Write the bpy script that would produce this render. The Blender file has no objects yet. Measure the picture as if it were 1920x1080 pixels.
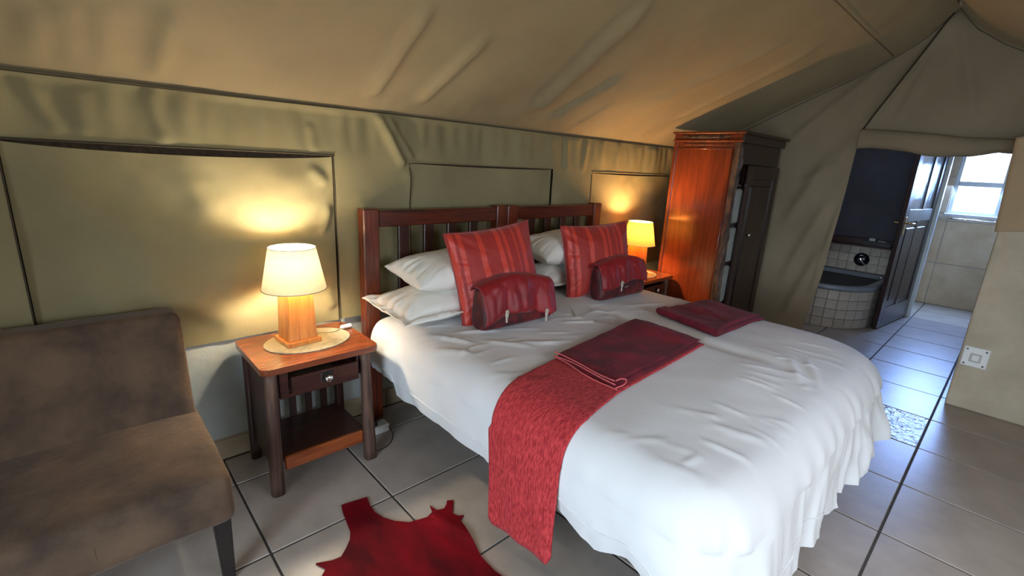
import bpy, bmesh, math, random
import numpy as np
from mathutils import Vector, Matrix

random.seed(7)
SC = bpy.context.scene
COL = SC.collection

# ------------------------------------------------------------------ camera, world, lights, exposure
cam_d = bpy.data.cameras.new('camera'); cam = bpy.data.objects.new('camera', cam_d); COL.objects.link(cam)
cam_d.sensor_width = 36.0; cam_d.lens = 882.9 / 1920 * 36.0; cam_d.clip_start = 0.02
yaw, pitch, roll = math.radians(46.684), math.radians(-14.673), math.radians(2.970)
fwd = Vector((math.cos(pitch)*math.cos(yaw), math.cos(pitch)*math.sin(yaw), math.sin(pitch)))
rt = Vector((math.sin(yaw), -math.cos(yaw), 0)); up = rt.cross(fwd)
r2 = rt*math.cos(roll) + up*math.sin(roll); u2 = up*math.cos(roll) - rt*math.sin(roll)
mw = Matrix((r2, u2, -fwd)).transposed().to_4x4(); mw.translation = Vector((-0.872, -1.629, 1.4496))
cam.matrix_world = mw
SC.camera = cam

world = bpy.data.worlds.new('world'); SC.world = world; world.use_nodes = True
bg = world.node_tree.nodes['Background']
bg.inputs['Color'].default_value = (0.72, 0.84, 1.0, 1); bg.inputs['Strength'].default_value = 3.0

def area(name, loc, size, aim, watts, col):
    l = bpy.data.lights.new(name, 'AREA'); l.shape = 'RECTANGLE'; l.size, l.size_y = size
    l.energy = watts; l.color = col
    o = bpy.data.objects.new(name, l); COL.objects.link(o); o.location = loc
    o.rotation_euler = (Vector(aim)).to_track_quat('-Z', 'Z').to_euler()
    return o
# daylight through the open tent entrance (behind the camera) and through the bathroom window, plus an added bed fill
ed_ = area('entrance_daylight', (-2.62, -1.95, 1.10), (1.1, 1.6), (1, 0.06, -0.50), 29, (0.66, 0.83, 1.0)); ed_.data.spread = math.radians(112)
area('bed_fill_light', (0.55, -2.76, 1.36), (1.9, .62), (0.05, 1, -0.75), 6.5, (0.92, 0.94, 1.0)).data.spread = math.radians(130)  # fill light added to brighten the bed, at an invented side opening
area('bathroom_window_daylight', (6.99, -1.19, 1.5), (0.42, 0.74), (-1, 0, -0.35), 46, (0.26, 0.45, 1.0))

vs = SC.view_settings
vs.view_transform = 'Standard'; vs.look = 'None'; vs.gamma = 1.0; vs.use_curve_mapping = False
vs.exposure = 0.62

# ------------------------------------------------------------------ materials
def nodes(name):
    m = bpy.data.materials.new(name); m.use_nodes = True
    nt = m.node_tree; nt.nodes.clear()
    out = nt.nodes.new('ShaderNodeOutputMaterial'); b = nt.nodes.new('ShaderNodeBsdfPrincipled')
    nt.links.new(b.outputs[0], out.inputs[0])
    return m, nt, b, out
def N(nt, t, **kw):
    n = nt.nodes.new(t)
    for k, v in kw.items():
        if k in n.inputs: n.inputs[k].default_value = v
        else: setattr(n, k, v)
    return n
def L(nt, a, b): nt.links.new(a, b)
def c4(c): return (c[0], c[1], c[2], 1)
def srgb(r, g, b):
    f = lambda v: (v/255/12.92) if v/255 <= .04045 else ((v/255+.055)/1.055)**2.4
    return (f(r), f(g), f(b))

def simple(name, c1, c2=None, scale=8, rough=.6, bump=0.0, bscale=None, stretch=(1, 1, 1), metal=0, spec=.5,
           sheen=0, transl=0, detail=4, ramp=(.35, .65), emit=None, coat=0, rand=0):
    m, nt, b, out = nodes(name)
    b.inputs['Roughness'].default_value = rough; b.inputs['Metallic'].default_value = metal
    b.inputs['Specular IOR Level'].default_value = spec
    if sheen:
        b.inputs['Sheen Weight'].default_value = sheen; b.inputs['Sheen Roughness'].default_value = .4
    if coat:
        b.inputs['Coat Weight'].default_value = coat; b.inputs['Coat Roughness'].default_value = .12
    tc = N(nt, 'ShaderNodeTexCoord'); mp = N(nt, 'ShaderNodeMapping'); mp.inputs['Scale'].default_value = stretch
    L(nt, tc.outputs['Object'], mp.inputs['Vector'])
    col = None
    if c2 is not None:
        no = N(nt, 'ShaderNodeTexNoise', Scale=scale, Detail=detail, Roughness=.6); L(nt, mp.outputs[0], no.inputs['Vector'])
        cr = N(nt, 'ShaderNodeValToRGB'); cr.color_ramp.elements[0].position = ramp[0]; cr.color_ramp.elements[1].position = ramp[1]
        cr.color_ramp.elements[0].color = c4(c1); cr.color_ramp.elements[1].color = c4(c2)
        L(nt, no.outputs['Fac'], cr.inputs[0]); col = cr.outputs[0]
        if rand:
            oi = N(nt, 'ShaderNodeObjectInfo'); mr = N(nt, 'ShaderNodeMapRange'); mr.inputs['To Min'].default_value = 1-rand; mr.inputs['To Max'].default_value = 1+rand
            L(nt, oi.outputs['Random'], mr.inputs['Value'])
            hv = N(nt, 'ShaderNodeHueSaturation'); L(nt, mr.outputs[0], hv.inputs['Value']); L(nt, col, hv.inputs['Color']); col = hv.outputs[0]
        L(nt, col, b.inputs['Base Color'])
    else:
        b.inputs['Base Color'].default_value = c4(c1)
    if bump:
        n2 = N(nt, 'ShaderNodeTexNoise', Scale=bscale or scale*6, Detail=5); L(nt, mp.outputs[0], n2.inputs['Vector'])
        bp = N(nt, 'ShaderNodeBump', Strength=bump, Distance=.01); L(nt, n2.outputs['Fac'], bp.inputs['Height']); L(nt, bp.outputs[0], b.inputs['Normal'])
    if emit:
        b.inputs['Emission Color'].default_value = c4(emit[0]); b.inputs['Emission Strength'].default_value = emit[1]
    if transl:
        t = N(nt, 'ShaderNodeBsdfTranslucent'); mx = N(nt, 'ShaderNodeMixShader'); mx.inputs[0].default_value = transl
        if col is not None: L(nt, col, t.inputs[0])
        else: t.inputs[0].default_value = c4(c1)
        L(nt, b.outputs[0], mx.inputs[1]); L(nt, t.outputs[0], mx.inputs[2]); L(nt, mx.outputs[0], out.inputs[0])
    return m

def wood(name, dark, light, axis='z', scale=1.0, rough=.32, coat=.35, bump=.12):
    st = {'x': (1.2, 16, 16), 'y': (16, 1.2, 16), 'z': (16, 16, 1.2)}[axis]
    m, nt, b, out = nodes(name)
    b.inputs['Roughness'].default_value = rough; b.inputs['Coat Weight'].default_value = coat; b.inputs['Coat Roughness'].default_value = .15
    tc = N(nt, 'ShaderNodeTexCoord'); mp = N(nt, 'ShaderNodeMapping'); mp.inputs['Scale'].default_value = [s*scale for s in st]
    L(nt, tc.outputs['Object'], mp.inputs['Vector'])
    n1 = N(nt, 'ShaderNodeTexNoise', Scale=1.6, Detail=6, Roughness=.65, Distortion=1.2); L(nt, mp.outputs[0], n1.inputs['Vector'])
    n2 = N(nt, 'ShaderNodeTexNoise', Scale=7, Detail=3); L(nt, mp.outputs[0], n2.inputs['Vector'])
    mx = N(nt, 'ShaderNodeMix'); mx.data_type = 'FLOAT'; mx.inputs[0].default_value = .35
    L(nt, n1.outputs['Fac'], mx.inputs[2]); L(nt, n2.outputs['Fac'], mx.inputs[3])
    cr = N(nt, 'ShaderNodeValToRGB'); cr.color_ramp.elements[0].position = .36; cr.color_ramp.elements[1].position = .66
    cr.color_ramp.elements[0].color = c4(dark); cr.color_ramp.elements[1].color = c4(light)
    L(nt, mx.outputs[0], cr.inputs[0]); L(nt, cr.outputs[0], b.inputs['Base Color'])
    bp = N(nt, 'ShaderNodeBump', Strength=bump, Distance=.004); L(nt, mx.outputs[0], bp.inputs['Height']); L(nt, bp.outputs[0], b.inputs['Normal'])
    return m

def weave(name, c1, c2, scale, rough=.8, transl=0, bump=.25, sheen=0, big=None):
    """cloth: fine two-way thread relief plus soft large tone drift"""
    m, nt, b, out = nodes(name)
    b.inputs['Roughness'].default_value = rough; b.inputs['Specular IOR Level'].default_value = .25
    if sheen: b.inputs['Sheen Weight'].default_value = sheen
    tc = N(nt, 'ShaderNodeTexCoord')
    n1 = N(nt, 'ShaderNodeTexNoise', Scale=big or 1.7, Detail=5, Roughness=.6); L(nt, tc.outputs['Object'], n1.inputs['Vector'])
    cr = N(nt, 'ShaderNodeValToRGB'); cr.color_ramp.elements[0].position = .3; cr.color_ramp.elements[1].position = .7
    cr.color_ramp.elements[0].color = c4(c1); cr.color_ramp.elements[1].color = c4(c2)
    L(nt, n1.outputs['Fac'], cr.inputs[0]); L(nt, cr.outputs[0], b.inputs['Base Color'])
    n2 = N(nt, 'ShaderNodeTexNoise', Scale=scale, Detail=3); L(nt, tc.outputs['Object'], n2.inputs['Vector'])
    bp = N(nt, 'ShaderNodeBump', Strength=bump, Distance=.004); L(nt, n2.outputs['Fac'], bp.inputs['Height']); L(nt, bp.outputs[0], b.inputs['Normal'])
    if transl:
        t = N(nt, 'ShaderNodeBsdfTranslucent'); mx = N(nt, 'ShaderNodeMixShader'); mx.inputs[0].default_value = transl
        L(nt, cr.outputs[0], t.inputs[0]); L(nt, b.outputs[0], mx.inputs[1]); L(nt, t.outputs[0], mx.inputs[2]); L(nt, mx.outputs[0], out.inputs[0])
    return m

MT = {}
MT['canvas'] = weave('canvas', srgb(130, 120, 88), srgb(147, 136, 101), 90, .85, transl=.035, bump=.15)
MT['canvas_roof'] = weave('canvas_roof', srgb(125, 110, 83), srgb(140, 124, 94), 90, .85, transl=.035, bump=.12)
MT['canvas_gable'] = weave('canvas_gable', srgb(136, 122, 100), srgb(154, 139, 115), 90, .85, transl=.025, bump=.15)
MT['canvas_light'] = weave('canvas_light', srgb(170, 148, 116), srgb(186, 162, 128), 90, .85, bump=.15)
MT['canvas_trim'] = simple('canvas_trim', srgb(60, 50, 36), rough=.9)
MT['canvas_seam'] = simple('canvas_seam', srgb(112, 98, 74), rough=.9)
MT['canvas_shaded'] = weave('canvas_shaded', srgb(58, 56, 62), srgb(74, 71, 78), 60, .85, bump=.15)  # bathroom canvas: its dim light is put into this dark colour
MT['net'] = simple('window_net', srgb(58, 44, 30), srgb(80, 62, 42), 60, .9)
MT['plaster'] = simple('plaster', srgb(180, 166, 142), srgb(196, 182, 158), 5, .8, bump=.25, bscale=40)
MT['plaster_low'] = simple('plaster_pale', srgb(168, 174, 172), srgb(186, 190, 184), 4, .75, bump=.2, bscale=25)
MT['grout'] = simple('grout', srgb(58, 54, 52), srgb(74, 70, 66), 30, .9)
MT['grout_pale'] = simple('grout_pale', srgb(176, 168, 154), rough=.9)
MT['tile'] = simple('floor_tile', srgb(160, 147, 136), srgb(176, 163, 152), 5, .32, bump=.04, bscale=60, rand=.06)
MT['tile_wet'] = simple('floor_tile_slate', srgb(140, 136, 132), srgb(158, 152, 146), 9, .14, bump=.9, bscale=22, rand=.04)
MT['tile_beige'] = simple('shower_floor_tile', srgb(166, 148, 122), srgb(184, 166, 140), 6, .5, bump=.1)
MT['tile_wall'] = simple('bath_wall_tile', srgb(204, 176, 136), srgb(222, 198, 160), 4, .38, bump=.06, rand=.06)
MT['tile_small'] = simple('tub_tile', srgb(176, 164, 150), srgb(196, 184, 168), 9, .3, bump=.05, rand=.08)
MT['wood_red'] = wood('wood_red', srgb(50, 14, 6), srgb(122, 48, 20), 'z')
MT['wood_red_x'] = wood('wood_red_x', srgb(46, 13, 6), srgb(108, 40, 16), 'x')
MT['wood_top'] = wood('wood_top', srgb(98, 42, 21), srgb(138, 70, 37), 'x', .6, .26, .5)
MT['wood_dark'] = wood('wood_dark', srgb(34, 14, 10), srgb(70, 32, 22), 'z', 1, .4, .25)
MT['wood_dark_x'] = wood('wood_dark_x', srgb(34, 14, 10), srgb(74, 34, 22), 'x', 1, .4, .25)
MT['wood_rail'] = wood('wood_rail', srgb(110, 44, 18), srgb(176, 92, 42), 'x', 1, .35, .3)
MT['log'] = wood('log_leg', srgb(54, 36, 30), srgb(112, 82, 66), 'z', .8, .6, 0, bump=.6)
MT['wood_panel'] = wood('wood_panel', srgb(74, 26, 10), srgb(124, 52, 22), 'z', .45, .28, .45)
MT['wood_ward'] = wood('wood_wardrobe_front', srgb(30, 16, 12), srgb(62, 38, 28), 'z', .7, .35, .3)
MT['live_edge'] = simple('live_edge', srgb(14, 10, 9), srgb(92, 70, 56), 26, .5, bump=1.0, bscale=40, stretch=(1, 1, .35))
MT['wood_lamp'] = wood('wood_lamp', srgb(176, 100, 42), srgb(226, 154, 78), 'z', .6, .3, .3)
MT['shade'] = simple('lamp_shade_linen', srgb(238, 214, 168), srgb(244, 222, 178), 60, .9, bump=.15, bscale=200, transl=.03)
MT['shade_amber'] = simple('lamp_shade_amber', srgb(242, 174, 84), srgb(248, 184, 96), 60, .9, bump=.15, bscale=200, transl=.045)
MT['bulb'] = simple('bulb_glow', (1, .8, .5), rough=.5, emit=((1, .92, .72), 430))
MT['bulb_amber'] = simple('bulb_glow_amber', (1, .7, .3), rough=.5, emit=((1, .64, .27), 760))
MT['mat'] = simple('placemat', srgb(176, 166, 138), srgb(196, 186, 158), 40, .8, bump=.5, bscale=160)
MT['white_plastic'] = simple('white_plastic', srgb(232, 232, 228), rough=.35)
MT['grey_plastic'] = simple('grey_plastic', srgb(120, 120, 118), rough=.4)
MT['cord'] = simple('lamp_cord', srgb(190, 180, 150), rough=.5)
MT['cord_dark'] = simple('black_cable', srgb(30, 30, 32), rough=.5)
MT['duvet'] = weave('white_cotton', srgb(206, 206, 206), srgb(218, 217, 216), 40, .75, bump=.10, sheen=.1)
MT['pillow'] = weave('white_pillow', srgb(226, 224, 216), srgb(236, 234, 226), 40, .75, bump=.10)
MT['runner'] = None
MT['maroon'] = simple('maroon_fleece', srgb(84, 6, 20), srgb(122, 16, 36), 9, .9, bump=.3, bscale=160, sheen=.03)
MT['maroon_light'] = simple('maroon_stitch', srgb(196, 92, 92), rough=.9)
MT['hide'] = simple('dyed_hide', srgb(70, 0, 10), srgb(126, 0, 18), 5, .75, bump=.12, bscale=300, stretch=(1, .5, 1), sheen=.0, spec=.15)
MT['suede'] = simple('taupe_suede', srgb(60, 45, 34), srgb(100, 78, 58), 5, .85, bump=.25, bscale=50, sheen=.15, detail=7)
MT['black_wood'] = simple('black_wood', srgb(22, 18, 18), srgb(34, 28, 26), 8, .4)
MT['satin_dark'] = simple('dark_red_velvet', srgb(58, 3, 7), srgb(122, 20, 22), 14, .6, bump=.25, bscale=20, sheen=.1, ramp=(.45, .75))
MT['satin_flap'] = simple('red_satin_flap', srgb(112, 8, 14), srgb(150, 20, 26), 4, .5, bump=.2, bscale=14, sheen=.1)
MT['clip'] = simple('clear_clip', srgb(190, 176, 160), rough=.2, spec=.8)
MT['linen_pile'] = simple('folded_linen', srgb(150, 156, 152), srgb(168, 172, 168), 10, .85, bump=.2)
MT['bath_enamel'] = simple('grey_enamel', srgb(128, 132, 140), srgb(138, 142, 150), 4, .22)
MT['chrome'] = simple('chrome', (.82, .84, .86), rough=.08, metal=1)
MT['black_gloss'] = simple('black_gloss', srgb(16, 18, 28), rough=.08, spec=.8)
MT['brass'] = simple('brass', srgb(206, 168, 96), rough=.25, metal=1)
MT['paint_pale'] = simple('pale_paint', srgb(206, 212, 208), srgb(220, 224, 220), 8, .4)
MT['door_wood'] = wood('door_wood', srgb(30, 18, 18), srgb(62, 42, 38), 'z', .8, .3, .3)
MT['door_pale'] = wood('door_painted', srgb(150, 158, 160), srgb(178, 186, 186), 'z', .6, .3, .2)
MT['sill'] = simple('sill_tile', srgb(190, 186, 178), rough=.35)
MT['ground'] = simple('outside_sand', srgb(170, 150, 120), srgb(190, 172, 140), 2, .9)
MT['bark_strip'] = simple('bark_strip', srgb(20, 14, 12), srgb(60, 38, 28), 30, .6, bump=.8)

def runner_mat():
    m, nt, b, out = nodes('red_chenille')
    b.inputs['Roughness'].default_value = .85; b.inputs['Sheen Weight'].default_value = .04
    tc = N(nt, 'ShaderNodeTexCoord'); mp = N(nt, 'ShaderNodeMapping'); mp.inputs['Scale'].default_value = (1, 3.2, .8)
    L(nt, tc.outputs['Object'], mp.inputs['Vector'])
    n1 = N(nt, 'ShaderNodeTexNoise', Scale=55, Detail=4); L(nt, mp.outputs[0], n1.inputs['Vector'])
    cr = N(nt, 'ShaderNodeValToRGB'); cr.color_ramp.elements[0].position = .35; cr.color_ramp.elements[1].position = .72
    cr.color_ramp.elements[0].color = c4(srgb(146, 14, 28)); cr.color_ramp.elements[1].color = c4(srgb(208, 66, 66))
    L(nt, n1.outputs['Fac'], cr.inputs[0]); L(nt, cr.outputs[0], b.inputs['Base Color'])
    bp = N(nt, 'ShaderNodeBump', Strength=.6, Distance=.006); L(nt, n1.outputs['Fac'], bp.inputs['Height']); L(nt, bp.outputs[0], b.inputs['Normal'])
    return m
MT['runner'] = runner_mat()

def stripe_mat():
    """satin with woven stripes running up the cushion (local X bands)"""
    m, nt, b, out = nodes('striped_red_satin')
    b.inputs['Sheen Weight'].default_value = .25
    tc = N(nt, 'ShaderNodeTexCoord'); sp = N(nt, 'ShaderNodeSeparateXYZ'); L(nt, tc.outputs['Object'], sp.inputs[0])
    mu = N(nt, 'ShaderNodeMath', operation='MULTIPLY'); mu.inputs[1].default_value = 2*math.pi/.048; L(nt, sp.outputs[0], mu.inputs[0])
    si = N(nt, 'ShaderNodeMath', operation='SINE'); L(nt, mu.outputs[0], si.inputs[0])
    mu2 = N(nt, 'ShaderNodeMath', operation='MULTIPLY'); mu2.inputs[1].default_value = 2*math.pi/.117; L(nt, sp.outputs[0], mu2.inputs[0])
    si2 = N(nt, 'ShaderNodeMath', operation='SINE'); L(nt, mu2.outputs[0], si2.inputs[0])
    ad = N(nt, 'ShaderNodeMath', operation='ADD'); L(nt, si.outputs[0], ad.inputs[0]); L(nt, si2.outputs[0], ad.inputs[1])
    cr = N(nt, 'ShaderNodeValToRGB'); cr.color_ramp.interpolation = 'LINEAR'
    cr.color_ramp.elements[0].position = .40; cr.color_ramp.elements[1].position = .50
    cr.color_ramp.elements[0].color = c4(srgb(150, 28, 18)); cr.color_ramp.elements[1].color = c4(srgb(190, 52, 34))
    L(nt, ad.outputs[0], cr.inputs[0]); L(nt, cr.outputs[0], b.inputs['Base Color'])
    mr = N(nt, 'ShaderNodeMapRange'); mr.inputs['From Min'].default_value = .4; mr.inputs['From Max'].default_value = .5
    mr.inputs['To Min'].default_value = .62; mr.inputs['To Max'].default_value = .46
    L(nt, ad.outputs[0], mr.inputs['Value']); L(nt, mr.outputs[0], b.inputs['Roughness'])
    n2 = N(nt, 'ShaderNodeTexNoise', Scale=14, Detail=4); L(nt, tc.outputs['Object'], n2.inputs['Vector'])
    bp = N(nt, 'ShaderNodeBump', Strength=.18, Distance=.02); L(nt, n2.outputs['Fac'], bp.inputs['Height']); L(nt, bp.outputs[0], b.inputs['Normal'])
    return m
MT['stripe'] = stripe_mat()

def glass_mat(name, tint, mixf=.25):
    m, nt, b, out = nodes(name)
    b.inputs['Base Color'].default_value = c4(tint); b.inputs['Roughness'].default_value = .05
    t = N(nt, 'ShaderNodeBsdfTransparent'); mx = N(nt, 'ShaderNodeMixShader'); mx.inputs[0].default_value = mixf
    L(nt, t.outputs[0], mx.inputs[1]); L(nt, b.outputs[0], mx.inputs[2]); L(nt, mx.outputs[0], out.inputs[0])
    return m
MT['glass'] = glass_mat('window_glass', (.9, .95, 1), .08)
MT['door_glass'] = simple('obscured_glass', srgb(170, 186, 200), srgb(206, 216, 222), 14, .12, bump=.5, bscale=18, stretch=(3, 3, .6), transl=.35)  # frosted pane; the pale blue also stands for reflected window light

# ------------------------------------------------------------------ helpers
def lab(o, label=None, cat=None, group=None, kind=None):
    if label: o['label'] = label
    if cat: o['category'] = cat
    if group: o['group'] = group
    if kind: o['kind'] = kind
    return o
def link(o, parent=None):
    COL.objects.link(o)
    if parent is not None: o.parent = parent
    return o
def empty(name, loc=(0, 0, 0), rz=0):
    o = bpy.data.objects.new(name, None); o.empty_display_size = .05; COL.objects.link(o); o.location = loc; o.rotation_euler = (0, 0, rz); return o
def mesh(name, verts, faces, mat, parent=None, smooth=False):
    me = bpy.data.meshes.new(name); me.from_pydata([tuple(map(float, v)) for v in verts], [], faces); me.update()
    if smooth: me.polygons.foreach_set('use_smooth', [True]*len(me.polygons))
    if isinstance(mat, str): mat = MT[mat]
    me.materials.append(mat)
    return link(bpy.data.objects.new(name, me), parent)
def bm_obj(name, bm, mat, parent=None, smooth=False):
    bmesh.ops.recalc_face_normals(bm, faces=bm.faces)
    me = bpy.data.meshes.new(name); bm.to_mesh(me); bm.free()
    if smooth: me.polygons.foreach_set('use_smooth', [True]*len(me.polygons))
    me.materials.append(MT[mat] if isinstance(mat, str) else mat)
    return link(bpy.data.objects.new(name, me), parent)
def add_box(bm, lo, hi, bev=0, seg=1):
    vs_ = [bm.verts.new((x, y, z)) for x in (lo[0], hi[0]) for y in (lo[1], hi[1]) for z in (lo[2], hi[2])]
    F = [(0, 1, 3, 2), (4, 6, 7, 5), (0, 4, 5, 1), (2, 3, 7, 6), (0, 2, 6, 4), (1, 5, 7, 3)]
    fs = [bm.faces.new([vs_[i] for i in f]) for f in F]
    if bev:
        es = list({e for f in fs for e in f.edges})
        bmesh.ops.bevel(bm, geom=es, offset=bev, segments=seg, affect='EDGES', profile=.5)
def box(name, lo, hi, mat, parent=None, bev=.003, seg=1):
    bm = bmesh.new(); add_box(bm, lo, hi, bev, seg)
    return bm_obj(name, bm, mat, parent)
def boxes(name, lst, mat, parent=None, bev=.003):
    bm = bmesh.new()
    for lo, hi in lst: add_box(bm, lo, hi, bev)
    return bm_obj(name, bm, mat, parent)
def add_prism(bm, poly0, z0, poly1, z1, bev=0):
    a = [bm.verts.new((p[0], p[1], z0)) for p in poly0]; b = [bm.verts.new((p[0], p[1], z1)) for p in poly1]
    n = len(a); fs = [bm.faces.new(a[::-1]), bm.faces.new(b)]
    for i in range(n): fs.append(bm.faces.new((a[i], a[(i+1) % n], b[(i+1) % n], b[i])))
    if bev: bmesh.ops.bevel(bm, geom=list({e for f in fs for e in f.edges}), offset=bev, segments=2, affect='EDGES')
def lathe(name, prof, mat, parent=None, n=40, loc=(0, 0, 0), sx=1, sy=1, caps=True):
    vs_, fs = [], []
    for r, z in prof:
        for k in range(n):
            a = 2*math.pi*k/n; vs_.append((loc[0]+r*sx*math.cos(a), loc[1]+r*sy*math.sin(a), loc[2]+z))
    for i in range(len(prof)-1):
        for k in range(n): fs.append((i*n+k, i*n+(k+1) % n, (i+1)*n+(k+1) % n, (i+1)*n+k))
    if caps:
        fs.append(tuple(range(n))[::-1]); fs.append(tuple((len(prof)-1)*n+k for k in range(n)))
    return mesh(name, vs_, fs, mat, parent, True)
def spline(pts, m=8):
    P = [np.array(p, float) for p in pts]; P = [2*P[0]-P[1]] + P + [2*P[-1]-P[-2]]; out = []
    for i in range(1, len(P)-2):
        for t in np.linspace(0, 1, m, endpoint=False):
            a, b, c, d = P[i-1], P[i], P[i+1], P[i+2]
            out.append(.5*((2*b)+(c-a)*t+(2*a-5*b+4*c-d)*t*t+(3*b-a-3*c+d)*t**3))
    out.append(P[-2]); return out
def tube(name, pts, r, mat, parent=None, n=8, smooth_pts=True, m=8):
    P = spline(pts, m) if smooth_pts else [np.array(p, float) for p in pts]
    vs_, fs = [], []
    for i, p in enumerate(P):
        t = P[min(i+1, len(P)-1)] - P[max(i-1, 0)]; t = t/(np.linalg.norm(t)+1e-9)
        ref = np.array([0, 0, 1.]) if abs(t[2]) < .9 else np.array([1., 0, 0])
        a = np.cross(t, ref); a /= np.linalg.norm(a); b = np.cross(t, a)
        rr = r[min(i, len(r)-1)] if isinstance(r, (list, tuple, np.ndarray)) else r
        for k in range(n):
            w = 2*math.pi*k/n; vs_.append(p + rr*(math.cos(w)*a+math.sin(w)*b))
    for i in range(len(P)-1):
        for k in range(n): fs.append((i*n+k, i*n+(k+1) % n, (i+1)*n+(k+1) % n, (i+1)*n+k))
    fs.append(tuple(range(n))[::-1]); fs.append(tuple((len(P)-1)*n+k for k in range(n)))
    return mesh(name, vs_, fs, mat, parent, True)
def grid(name, X, Y, Z, mat, parent=None, keep=None):
    """X,Y,Z arrays (r,c) -> smooth sheet"""
    r, c = X.shape; vs_ = np.stack([X, Y, Z], -1).reshape(-1, 3); fs = []
    for i in range(r-1):
        for j in range(c-1):
            if keep is not None and not keep[i, j]: continue
            fs.append((i*c+j, i*c+j+1, (i+1)*c+j+1, (i+1)*c+j))
    return mesh(name, vs_, fs, mat, parent, True)
_tab = np.random.RandomState(5).rand(256, 256)
def vn(x, y, seed=0):
    x = np.asarray(x, float) + seed*17.31; y = np.asarray(y, float) + seed*7.77
    xi = np.floor(x).astype(int); yi = np.floor(y).astype(int); fx = x-xi; fy = y-yi
    fx = fx*fx*(3-2*fx); fy = fy*fy*(3-2*fy)
    g = lambda a, b: _tab[a % 256, b % 256]
    return (g(xi, yi)*(1-fx)+g(xi+1, yi)*fx)*(1-fy)+(g(xi, yi+1)*(1-fx)+g(xi+1, yi+1)*fx)*fy*1.0 - .5
def fbm(x, y, seed=0, o=4):
    s = 0; a = 1.
    for k in range(o): s = s + a*vn(x*2**k, y*2**k, seed+k); a *= .5
    return s
def fold(x, y, a, b, w, amp, taper=.15, asym=0):
    """soft ridge along segment a-b in a 2D sheet"""
    ax, ay = a; bx, by = b; dx, dy = bx-ax, by-ay; ln = math.hypot(dx, dy)
    t = ((x-ax)*dx+(y-ay)*dy)/ln**2; d = ((x-ax)*dy-(y-ay)*dx)/ln
    e = np.clip(np.minimum(t/taper, (1-t)/taper), 0, 1); e = e*e*(3-2*e)
    g = np.exp(-(d/w)**2)
    return amp*e*(g + asym*(d/w)*g)
def sstep(a, b, x):
    t = np.clip((x-a)/(b-a), 0, 1); return t*t*(3-2*t)
def copy_tree(o, parent=None):
    c = o.copy(); COL.objects.link(c)
    if parent is not None: c.parent = parent
    for ch in list(o.children): copy_tree(ch, c)
    return c

# ------------------------------------------------------------------ setting: ground, floor
YW = .725                                 # inner face of the back canvas
XG = 3.85                                 # gable canvas
lab(box('ground', (-14, -14, -.25), (20, 14, -.06), 'ground', bev=0), kind='structure')
fl = lab(box('floor', (-2.7, -2.9, -.06), (7.1, .82, -.004), 'grout', bev=0), kind='structure')
def tile_mesh(s, h, mat):
    bm = bmesh.new(); add_box(bm, (-s/2, -s/2, -h), (s/2, s/2, 0), .0025)
    bmesh.ops.recalc_face_normals(bm, faces=bm.faces)
    me = bpy.data.meshes.new('tile'); bm.to_mesh(me); bm.free(); me.materials.append(MT[mat]); return me
tm, tw, tb = tile_mesh(.491, .01, 'tile'), tile_mesh(.491, .01, 'tile_wet'), tile_mesh(.491, .01, 'tile_beige')
for i in range(-5, 14):
    for j in range(-6, 2):
        x, y = i*.5+.25, j*.5+.25
        if y > .76: continue
        if j == 1: pass
        me = tm
        if i >= 12: me = tb
        if (i, j) == (5, -3): me = tw
        if x > 3.9 and y < -1.75: continue
        t = link(bpy.data.objects.new('tile', me), fl); t.location = (x, y, random.uniform(-.0006, .0006))
        if j == 1: t.scale = (1, 0.45, 1); t.location.y = .5+.0045+.491*.45/2

# ------------------------------------------------------------------ back wall: canvas with three covered windows, plaster base, skirting
WINS = [(-1.03, .103, 1.448), (.53, 1.69, 1.434), (2.13, 3.37, 1.424)]
ZS, ZH = 1.67, .605
def wall_disp(x, z):
    top = sstep(1.40, 1.60, z)
    d = .030*fbm(x*1.3, z*1.6, 3)
    gm = .55+.9*np.clip(fbm(x*2.2, z*0+3, 11)+.25, 0, 1)
    ph = x*62 + 6*fbm(x*3, z*.6, 5)
    d = d + .0050*gm*np.sin(ph)*sstep(1.44, 1.60, z)*(1-.6*sstep(1.6, 1.67, z))
    d = d + .0045*np.sin(x*23+5*fbm(x*1.5, z*.8, 9))*sstep(1.30, 1.55, z)
    d = d + fold(x, z, (.335, 1.68), (.50, 1.40), .022, .034, .12) + fold(x, z, (.385, 1.68), (.56, 1.44), .016, .02, .12)
    d = d + fold(x, z, (.50, 1.42), (.60, 1.16), .03, .016, .3)
    for (a, b, w, am) in [((-.95, 1.66), (-.86, 1.46), .02, .012), ((-.78, 1.66), (-.80, 1.46), .03, .010), ((-.60, 1.68), (-.56, 1.44), .03, .014),
                          ((.0, 1.6), (.02, 1.45), .02, .008), ((1.80, 1.67), (1.84, 1.40), .03, .014), ((2.05, 1.67), (2.0, 1.40), .03, .012),
                          ((1.75, 1.3), (1.82, 1.0), .05, .014), ((.25, 1.3), (.2, .8), .05, .01)]:
        d = d + fold(x, z, a, b, w, am, .2)
    return d*(1-sstep(1.64, 1.67, z)*.8)
xs = np.unique(np.concatenate([np.arange(-2.65, XG+.001, .0125), [v for w in WINS for v in w[:2]], [XG]]))
zs = np.unique(np.concatenate([np.arange(ZH, ZS+.001, .0125), [w[2] for w in WINS], [ZS]]))
XX, ZZ = np.meshgrid(xs, zs)
keep = np.ones((len(zs)-1, len(xs)-1), bool)
cx, cz = (xs[1:]+xs[:-1])/2, (zs[1:]+zs[:-1])/2
for a, b, zt in WINS: keep[np.ix_(cz < zt, (cx > a) & (cx < b))] = False
wb = lab(grid('wall_back', XX, YW-wall_disp(XX, ZZ), ZZ, 'canvas', keep=keep), kind='structure')
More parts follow.
